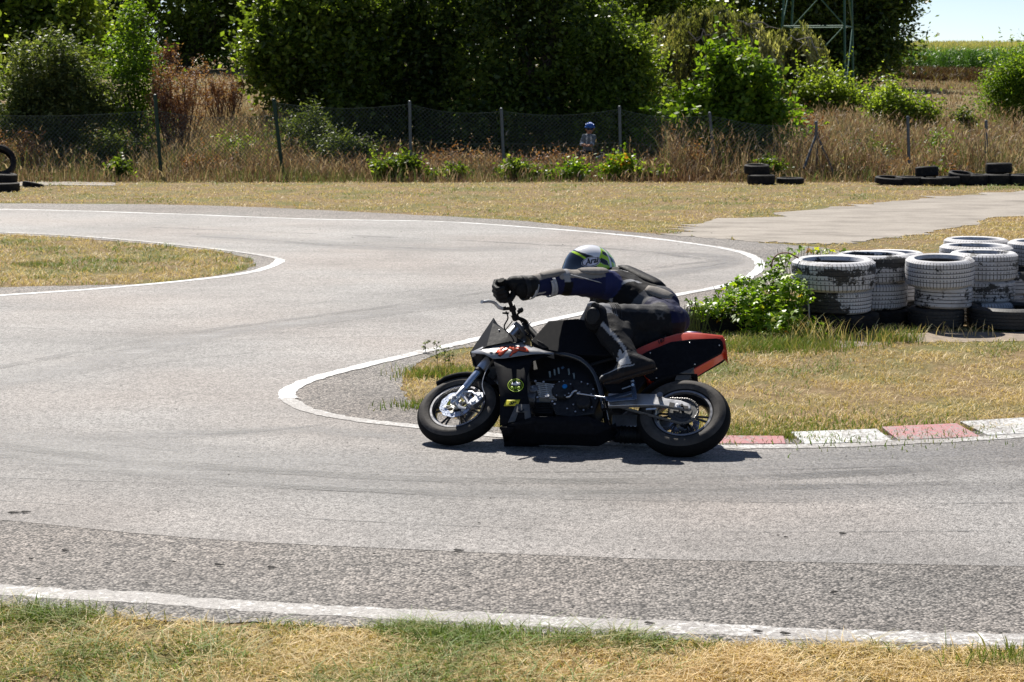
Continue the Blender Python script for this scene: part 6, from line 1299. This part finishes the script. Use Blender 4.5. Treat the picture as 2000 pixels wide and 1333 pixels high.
k = MB(); q = an_l.lerp(kn_l, .12) + Vector((.045, -.035, -.01)); k.lathe([(0, .004), (.012, .004), (.012, 0), (.019, 0), (.019, .006), (.0, .007)], tuple(O_(q)), 18); k.build('boot_buckle', m_alud, b1, 40)
boot(an_r, kn_r, BW((1, 0, -.35)) - BW((0, 0, 0)), accent=False)
# ---- gloves
def glove(gc, ax, wr, sgn):
    """gc grip centre, ax grip axis pointing outboard, wr wrist"""
    gc, ax, wr = Vector(gc), Vector(ax).normalized(), Vector(wr); bk = (wr - gc); bk = (bk - ax * bk.dot(ax)).normalized()
    # knuckle side: opposite the wrist, above the bar; 'tp' = away from the bar on the back of the hand
    tp = bk.cross(ax) if sgn > 0 else ax.cross(bk)
    if tp.z < 0: tp = -tp
    fwd = -bk; caps = []; K = []; gs = 1.16; sc_ = lambda q: gc + (Vector(q) - gc) * gs
    for i, o in enumerate((-.036, -.012, .012, .034)):
        L = (.95, 1.05, 1., .85)[i]; k0 = gc + ax * o + fwd * .022 + tp * .040; k1 = gc + ax * (o * .95) + fwd * (.048 * L) + tp * .010; k2 = gc + ax * o * .92 + fwd * (.040 * L) - tp * .026; k3 = gc + ax * o * .9 + fwd * .008 - tp * (.036 * L)
        caps += [(k0, .0155, k1, .0145), (k1, .0145, k2, .0135), (k2, .0135, k3, .012)]; K.append(k0)
    pw = gc + bk * .055 + tp * .022
    for k0 in K: caps.append((pw.lerp(k0, -.05), .020, k0, .0165))
    caps += [(wr + bk * .03, .050, gc + bk * .05 + tp * .02, .038), (gc - ax * .030 + bk * .045 + tp * .005, .019, gc - ax * .045 + bk * .008 - tp * .026, .0155), (gc - ax * .045 + bk * .008 - tp * .026, .0155, gc - ax * .038 + fwd * .024 - tp * .034, .0125)]
    cup = [(k0 + tp * .006, .012) for k0 in K]
    def gcn(P):
        C = np.tile(np.array([.012, .012, .013]), (len(P), 1)); t, r, v = segp(P, np.array(wr + bk * .04), np.array(gc + bk * .05)); C[(t < .25) & (t > .05) & (r < .07)] = [.03, .03, .035]
        return C
    caps = [(sc_(a), r * gs, sc_(b), q * gs) for a, r, b, q in caps]; cup = [(sc_(a), r * gs) for a, r in cup]; K = [sc_(q) for q in K]
    o = fuse('glove', caps, cup, .0038, m_glove, rider, gcn, 3, org, .0008)
    k = MB(); q = gc + ax * .012 + fwd * .006 + tp * .052
    for i in range(4): c = K[i] + tp * .013; k.ball(tuple(O_(c)), .011, 10, 8)
    k.build('knuckle_guard', mk('grey_knuckle', (.06, .06, .065), .4, 0, .2, 80), o, 50); return o
glove(BW(GL), BM @ np.array(axg), wr_l, 1)
GR = mir(GL); axr = Vector(axg); axr.y *= -1; glove(BW(GR), BM @ np.array(axr), wr_r, -1)
# ---- helmet
hc_w = P_(1152, 529, -.09); F_ = Vector((-.93, -.10, .26)).normalized(); U_h = Vector((.1, .06, 1)); U_h = (U_h - F_ * U_h.dot(F_)).normalized(); S_h = U_h.cross(F_)   # S_h: wearer's left
HM = np.stack([np.array(F_), np.array(S_h), np.array(U_h)], 1)
nu, nv = 288, 190; V = []; C = []
def hshape(az, el):
    f = math.cos(el) * math.cos(az); s = math.cos(el) * math.sin(az); u = math.sin(el)
    rx = .156 if f > 0 else .158; ry = .126; rz = .150 if u > 0 else .160
    x, y, z = f * rx, s * ry, u * rz
    if u < 0 and f > 0: x += .016 * (-u) * f * 2; y *= 1 - .12 * (-u); z *= 1.06
    if z < -.118: z = -.118 - (z + .118) * .15 * -1 * -1
    if u < 0 and f < 0: x *= 1 - .10 * (-u)
    return x, y, z
LIME = (.42, .66, .02); WHI = (.78, .78, .80); BK = (.010, .012, .018)
def hcol(az, el, x, y, z):
    A = math.degrees(az); E = math.degrees(el); A = (A + 180) % 360 - 180; a = abs(A)
    vt = 30 - (a / 78) ** 2.6 * 14; vb = -17 + (a / 80) ** 2 * 9
    if a < 74 + (E - 5) * .1 and vb < E < vt: return (.006, .010, .022)
    if a < 82 and vb - 3.5 < E < vt + 5 and (E >= vt or a > 60): return LIME
    if E < vb and a < 78: return BK if E > -34 else LIME if E > -58 else (.25, .27, .28)
    if E > 36 - (a - 60) * .05 and a < 104 + (E - 40) * .35: return WHI if a < 98 + (E - 40) * .35 else LIME
    q = math.sin(a * .105 + E * .21) + .6 * math.sin(E * .33 - a * .06 + 1)
    if a > 84 and E > -26:
        if 128 < a < 136 and E > 2: return WHI
        if 116 < a < 136 and abs(E - 4 - (a - 126) * .1) < 3.0: return WHI
        if a > 168 and E < 22: return (.20, .04, .22)
        if E < 22 and E > 8 and a > 112: return LIME
        if q > .2: return LIME
        if q > .05 and q < .16: return WHI
        return BK
    if E <= -26: return LIME if -52 < E < -34 and a < 140 else BK
    return BK
for j in range(nv + 1):
    el = -math.pi / 2 + math.pi * j / nv
    for i in range(nu):
        az = 2 * math.pi * i / nu; x, y, z = hshape(az, el)
        V.append(HM @ np.array((x, y, z)) + np.array(hc_w) - np.array(org)); C.append(hcol(az, el, x, y, z))
F = [(j * nu + i, j * nu + (i + 1) % nu, (j + 1) * nu + (i + 1) % nu, (j + 1) * nu + i) for j in range(13, nv) for i in range(nu)]
def helmface(cx):
    pass
helm = npmesh('helmet', V, F, m_helm, rider, smooth=True); a = helm.data.attributes.new('tone', 'FLOAT_COLOR', 'POINT')
if len(a.data) == len(C): a.data.foreach_set('color', np.concatenate([np.array(C), np.ones((len(C), 1))], 1).astype(np.float32).ravel())
def hp(az, el, lift): x, y, z = hshape(R(az), R(el)); q = Vector((x, y, z)); q = q + q.normalized() * lift; return O_(Vector(HM @ np.array(q)) + hc_w)
k = MB(); vs = []
for j in range(13):
    e = -15 + j * 3.6; row = []
    for i in range(41): A = -76 + i * 3.8; vt = 29 - (abs(A) / 78) ** 2.6 * 14; vb = -16 + (abs(A) / 80) ** 2 * 9; row.append(hp(A, vb + (vt - vb) * j / 12, .0035))
    vs.append(row)
k.loft(vs, caps=False, closed=False); k.build('visor', mk('dark_smoke_visor', (.004, .008, .018), .07, 0, .1, 20, 0, .6, 1.), helm, 80)
def heldecal(name, c_az, c_el, ra, re, mat, lift, rotd=0):
    k = MB(); n = 36; v = [hp(c_az, c_el, lift)]
    for ring_ in (.5, 1.):
        for i in range(n):
            t = 2 * math.pi * i / n; x, y = ra * ring_ * math.cos(t), re * ring_ * math.sin(t); c, s = math.cos(R(rotd)), math.sin(R(rotd)); v.append(hp(c_az + x * c - y * s, c_el + x * s + y * c, lift))
    f = [(0, 1 + i, 1 + (i + 1) % n) for i in range(n)] + [(1 + i, 1 + n + i, 1 + n + (i + 1) % n, 1 + (i + 1) % n) for i in range(n)]
    k.add(v, f); o = k.build(name, mat, helm, 80); return o
LA, LE = 80, 20; RO = 27
heldecal('logo_border', LA, LE, 21.5, 11.5, m_wht, .0036, RO); heldecal('logo_ring', LA, LE, 20, 10.2, m_ink, .0044, RO); heldecal('logo', LA, LE, 18.5, 9, mk('logo_white', (.62, .62, .70), .3), .0052, RO)
c = hp(LA, LE, .0075); du = hp(LA + 9 * math.cos(R(RO)), LE + 9 * math.sin(R(RO)), .0075) - c; dv = hp(LA - 9 * math.sin(R(RO)), LE + 9 * math.cos(R(RO)), .0075) - c
txt = text('lettering', 'Arai', c, du, dv, .046, m_ink, helm, .35, 0, .0015, .0012)
for v in txt.data.vertices:   # wrap the lettering onto the shell
    q = Vector(HM.T @ np.array(v.co + org - hc_w)); az = math.atan2(q.y / .119, q.x / .147); el = math.atan2(q.z / .134, math.hypot(q.x / .147, q.y / .119)); v.co = hp(math.degrees(az), math.degrees(el), .0062)
k = MB(); q = hp(118, -14, .001); q2 = hp(118, -14, .010); k.tube([q, q2], [.016, .013], 18); k.build('vent', m_blue, helm, 40)
# ==== seated cyclist watching from behind the fence
YC = 40.6
def C_(px, py, dy=0): return Vector(W(px, py, YC + dy))
hd = C_(1152, 252); cyo = Vector((hd.x, YC, 0)); cyc = tag(empty('person', cyo), 'seated cyclist in blue helmet and grey shirt, hands clasped behind the fence', 'person')
ms = tone_mat('cyclist_cloth', .8, .1, .2); skin = np.array([.42, .22, .14])
nk = C_(1150, 263); sl_, sr_ = C_(1141, 267), C_(1160, 268, .05); pv = C_(1148, 303, .1); el1, el2 = C_(1135, 282, -.05), C_(1158, 283, -.05); ha1, ha2 = C_(1146, 285, -.28), C_(1149, 285, -.27)
k1, k2 = C_(1135, 300, -.42), C_(1160, 302, -.42); f1, f2 = C_(1130, 340, -.35), C_(1158, 342, -.35)
cp = [(sl_, .055, sr_, .055), (nk, .04, hd, .05), (nk + Vector((0, 0, -.07)), .10, pv, .12), (sl_, .05, el1, .04), (el1, .038, ha1, .026), (sr_, .05, el2, .04), (el2, .038, ha2, .026), (pv + Vector((-.07, 0, 0)), .085, k1, .06), (pv + Vector((.07, 0, 0)), .085, k2, .06), (k1, .055, f1, .035), (k2, .055, f2, .035), (f1, .04, f1 + Vector((0, -.16, -.02)), .03), (f2, .04, f2 + Vector((0, -.16, -.02)), .03)]
cp += [(ha1, .022, ha1 + Vector((.05, -.03, -.01)), .018), (ha2, .022, ha2 + Vector((-.03, -.04, -.01)), .018)]
def ccol(P):
    P = np.array(P); C = np.tile(np.array([.012, .012, .016]), (len(P), 1)); z = P[:, 2]; C[(z > pv.z + .10)] = [.16, .19, .22]
    t, r, v = segp(P, np.array(nk + Vector((-.045, -.1, 0))), np.array(pv + Vector((-.03, -.12, .15)))); C[(r < .02)] = [.55, .6, .6]
    t, r, v = segp(P, np.array(nk + Vector((.045, -.1, 0))), np.array(pv + Vector((.06, -.12, .15)))); C[(r < .02)] = [.55, .6, .6]
    C[(np.abs(z - (pv.z + .19)) < .012) & (P[:, 0] > nk.x - .03)] = [.2, .5, .15]; C[(z > nk.z + .015)] = skin
    for e, h in ((el1, ha1), (el2, ha2)): t, r, v = segp(P, np.array(e), np.array(h)); C[(r < .06) & (t > .25) & (z < pv.z + .25)] = skin; C[(r < .06) & (t > .05) & (t <= .25)] = [.5, .53, .58]
    for h in (ha1, ha2): C[np.linalg.norm(P - np.array(h), axis=1) < .075] = skin
    for kk, f in ((k1, f1), (k2, f2)): t, r, v = segp(P, np.array(kk), np.array(f)); C[(r < .08) & (t > .45) & (t < .75)] = [.01, .03, .16]; C[(r < .08) & (t >= .75)] = [.3, .2, .16]
    return C
fuse('body', cp + [(hd + Vector((0, -.01, -.03)), .072, hd + Vector((0, 0, .03)), .078), (hd + Vector((0, -.075, -.015)), .012, hd + Vector((0, -.09, -.03)), .013)], [(hd + Vector((.085, 0, -.01)), .018), (hd + Vector((-.085, 0, -.01)), .018)], .011, ms, cyc, ccol, 3, cyo, 0)
for sx in (-.03, .03): k = MB(); k.ball(tuple(hd - cyo + Vector((sx, -.082, -.002))), .010); k.build('eye', m_ink, cyc)
k = MB(); k.tube([hd - cyo + Vector((-.02, -.083, -.055)), hd - cyo + Vector((.02, -.083, -.055))], .005, 6); k.build('mouth', mk('lips', (.25, .08, .06), .6), cyc)
mbh = mk('blue_cycle_helmet', (.015, .12, .50), .35, 0, .15, 30); hcz = hd - cyo + Vector((0, 0, .03)); V = []; nn = 24
k = MB()
for i in range(7):
    yy = (i - 3) * .027; hw = math.sqrt(max(0, 1 - (yy / .105) ** 2)); k.tube([hcz + Vector((yy * 1.0, math.cos(t) * .13 * hw, math.sin(t) * .10 * hw + .004)) for t in np.linspace(.05, math.pi - .05, 14)], .0125, 8)
k.tube([hcz + Vector((math.cos(t) * .098, math.sin(t) * .128, .005)) for t in np.linspace(0, 2 * math.pi, 28)], .014, 8); chh = k.build('helmet', mbh, cyc, 60)
k = MB(); k.ball(tuple(hcz), (.088, .118, .088)); k.build('helmet_liner', mk('dark_liner', (.01, .02, .06), .8), chh, 60)
k = MB(); k.tube([C_(1137, 258, .15) - cyo, C_(1121, 262, .15) - cyo], .02, 8); 
# bicycle: blue frame propped beside the cyclist
byo = Vector((C_(1175, 330).x, YC + .15, 0)); bic = tag(empty('bicycle', byo), 'blue bicycle propped in the weeds beside the seated cyclist', 'bicycle')
mbf = mk('blue_bicycle_paint', (.01, .16, .34), .35, .1, .1, 30); z = lambda px, py, d=.15: C_(px, py, d) - byo
k = MB(); k.tube([z(1176, 303), z(1166, 333)], .030, 10); k.tube([z(1176, 305), z(1140, 318)], .02, 10); k.tube([z(1166, 333), z(1142, 330)], .02, 10); k.tube([z(1143, 312), z(1135, 335)], .022, 10); k.tube([z(1166, 333), z(1195, 334)], .012, 8); k.tube([z(1175, 308), z(1195, 334)], .011, 8); k.build('frame', mbf, bic, 40)
k = MB(); k.tube([z(1142, 306), z(1134, 300), z(1128, 304)], .014, 8); k.build('handlebar', m_ink, bic)
k = MB(); k.tube([z(1179, 299), z(1172, 300)], [.03, .05], 8, flat=.4); k.build('saddle', m_ink, bic)
for px in (1133, 1195):
    k = MB(); c = z(px, 334); k.lathe([(.30 + .016 * math.cos(t), .016 * math.sin(t)) for t in np.linspace(0, 2 * math.pi, 8, endpoint=False)], tuple(c), 40, closed=True); w_ = k.build('wheel', m_rub2, bic, 60)
    k = MB()
    for i in range(14): a = i * math.pi / 7; k.tube([c, c + Vector((.29 * math.cos(a), 0, .29 * math.sin(a)))], .002, 4)
    k.build('spokes', m_scr, w_)
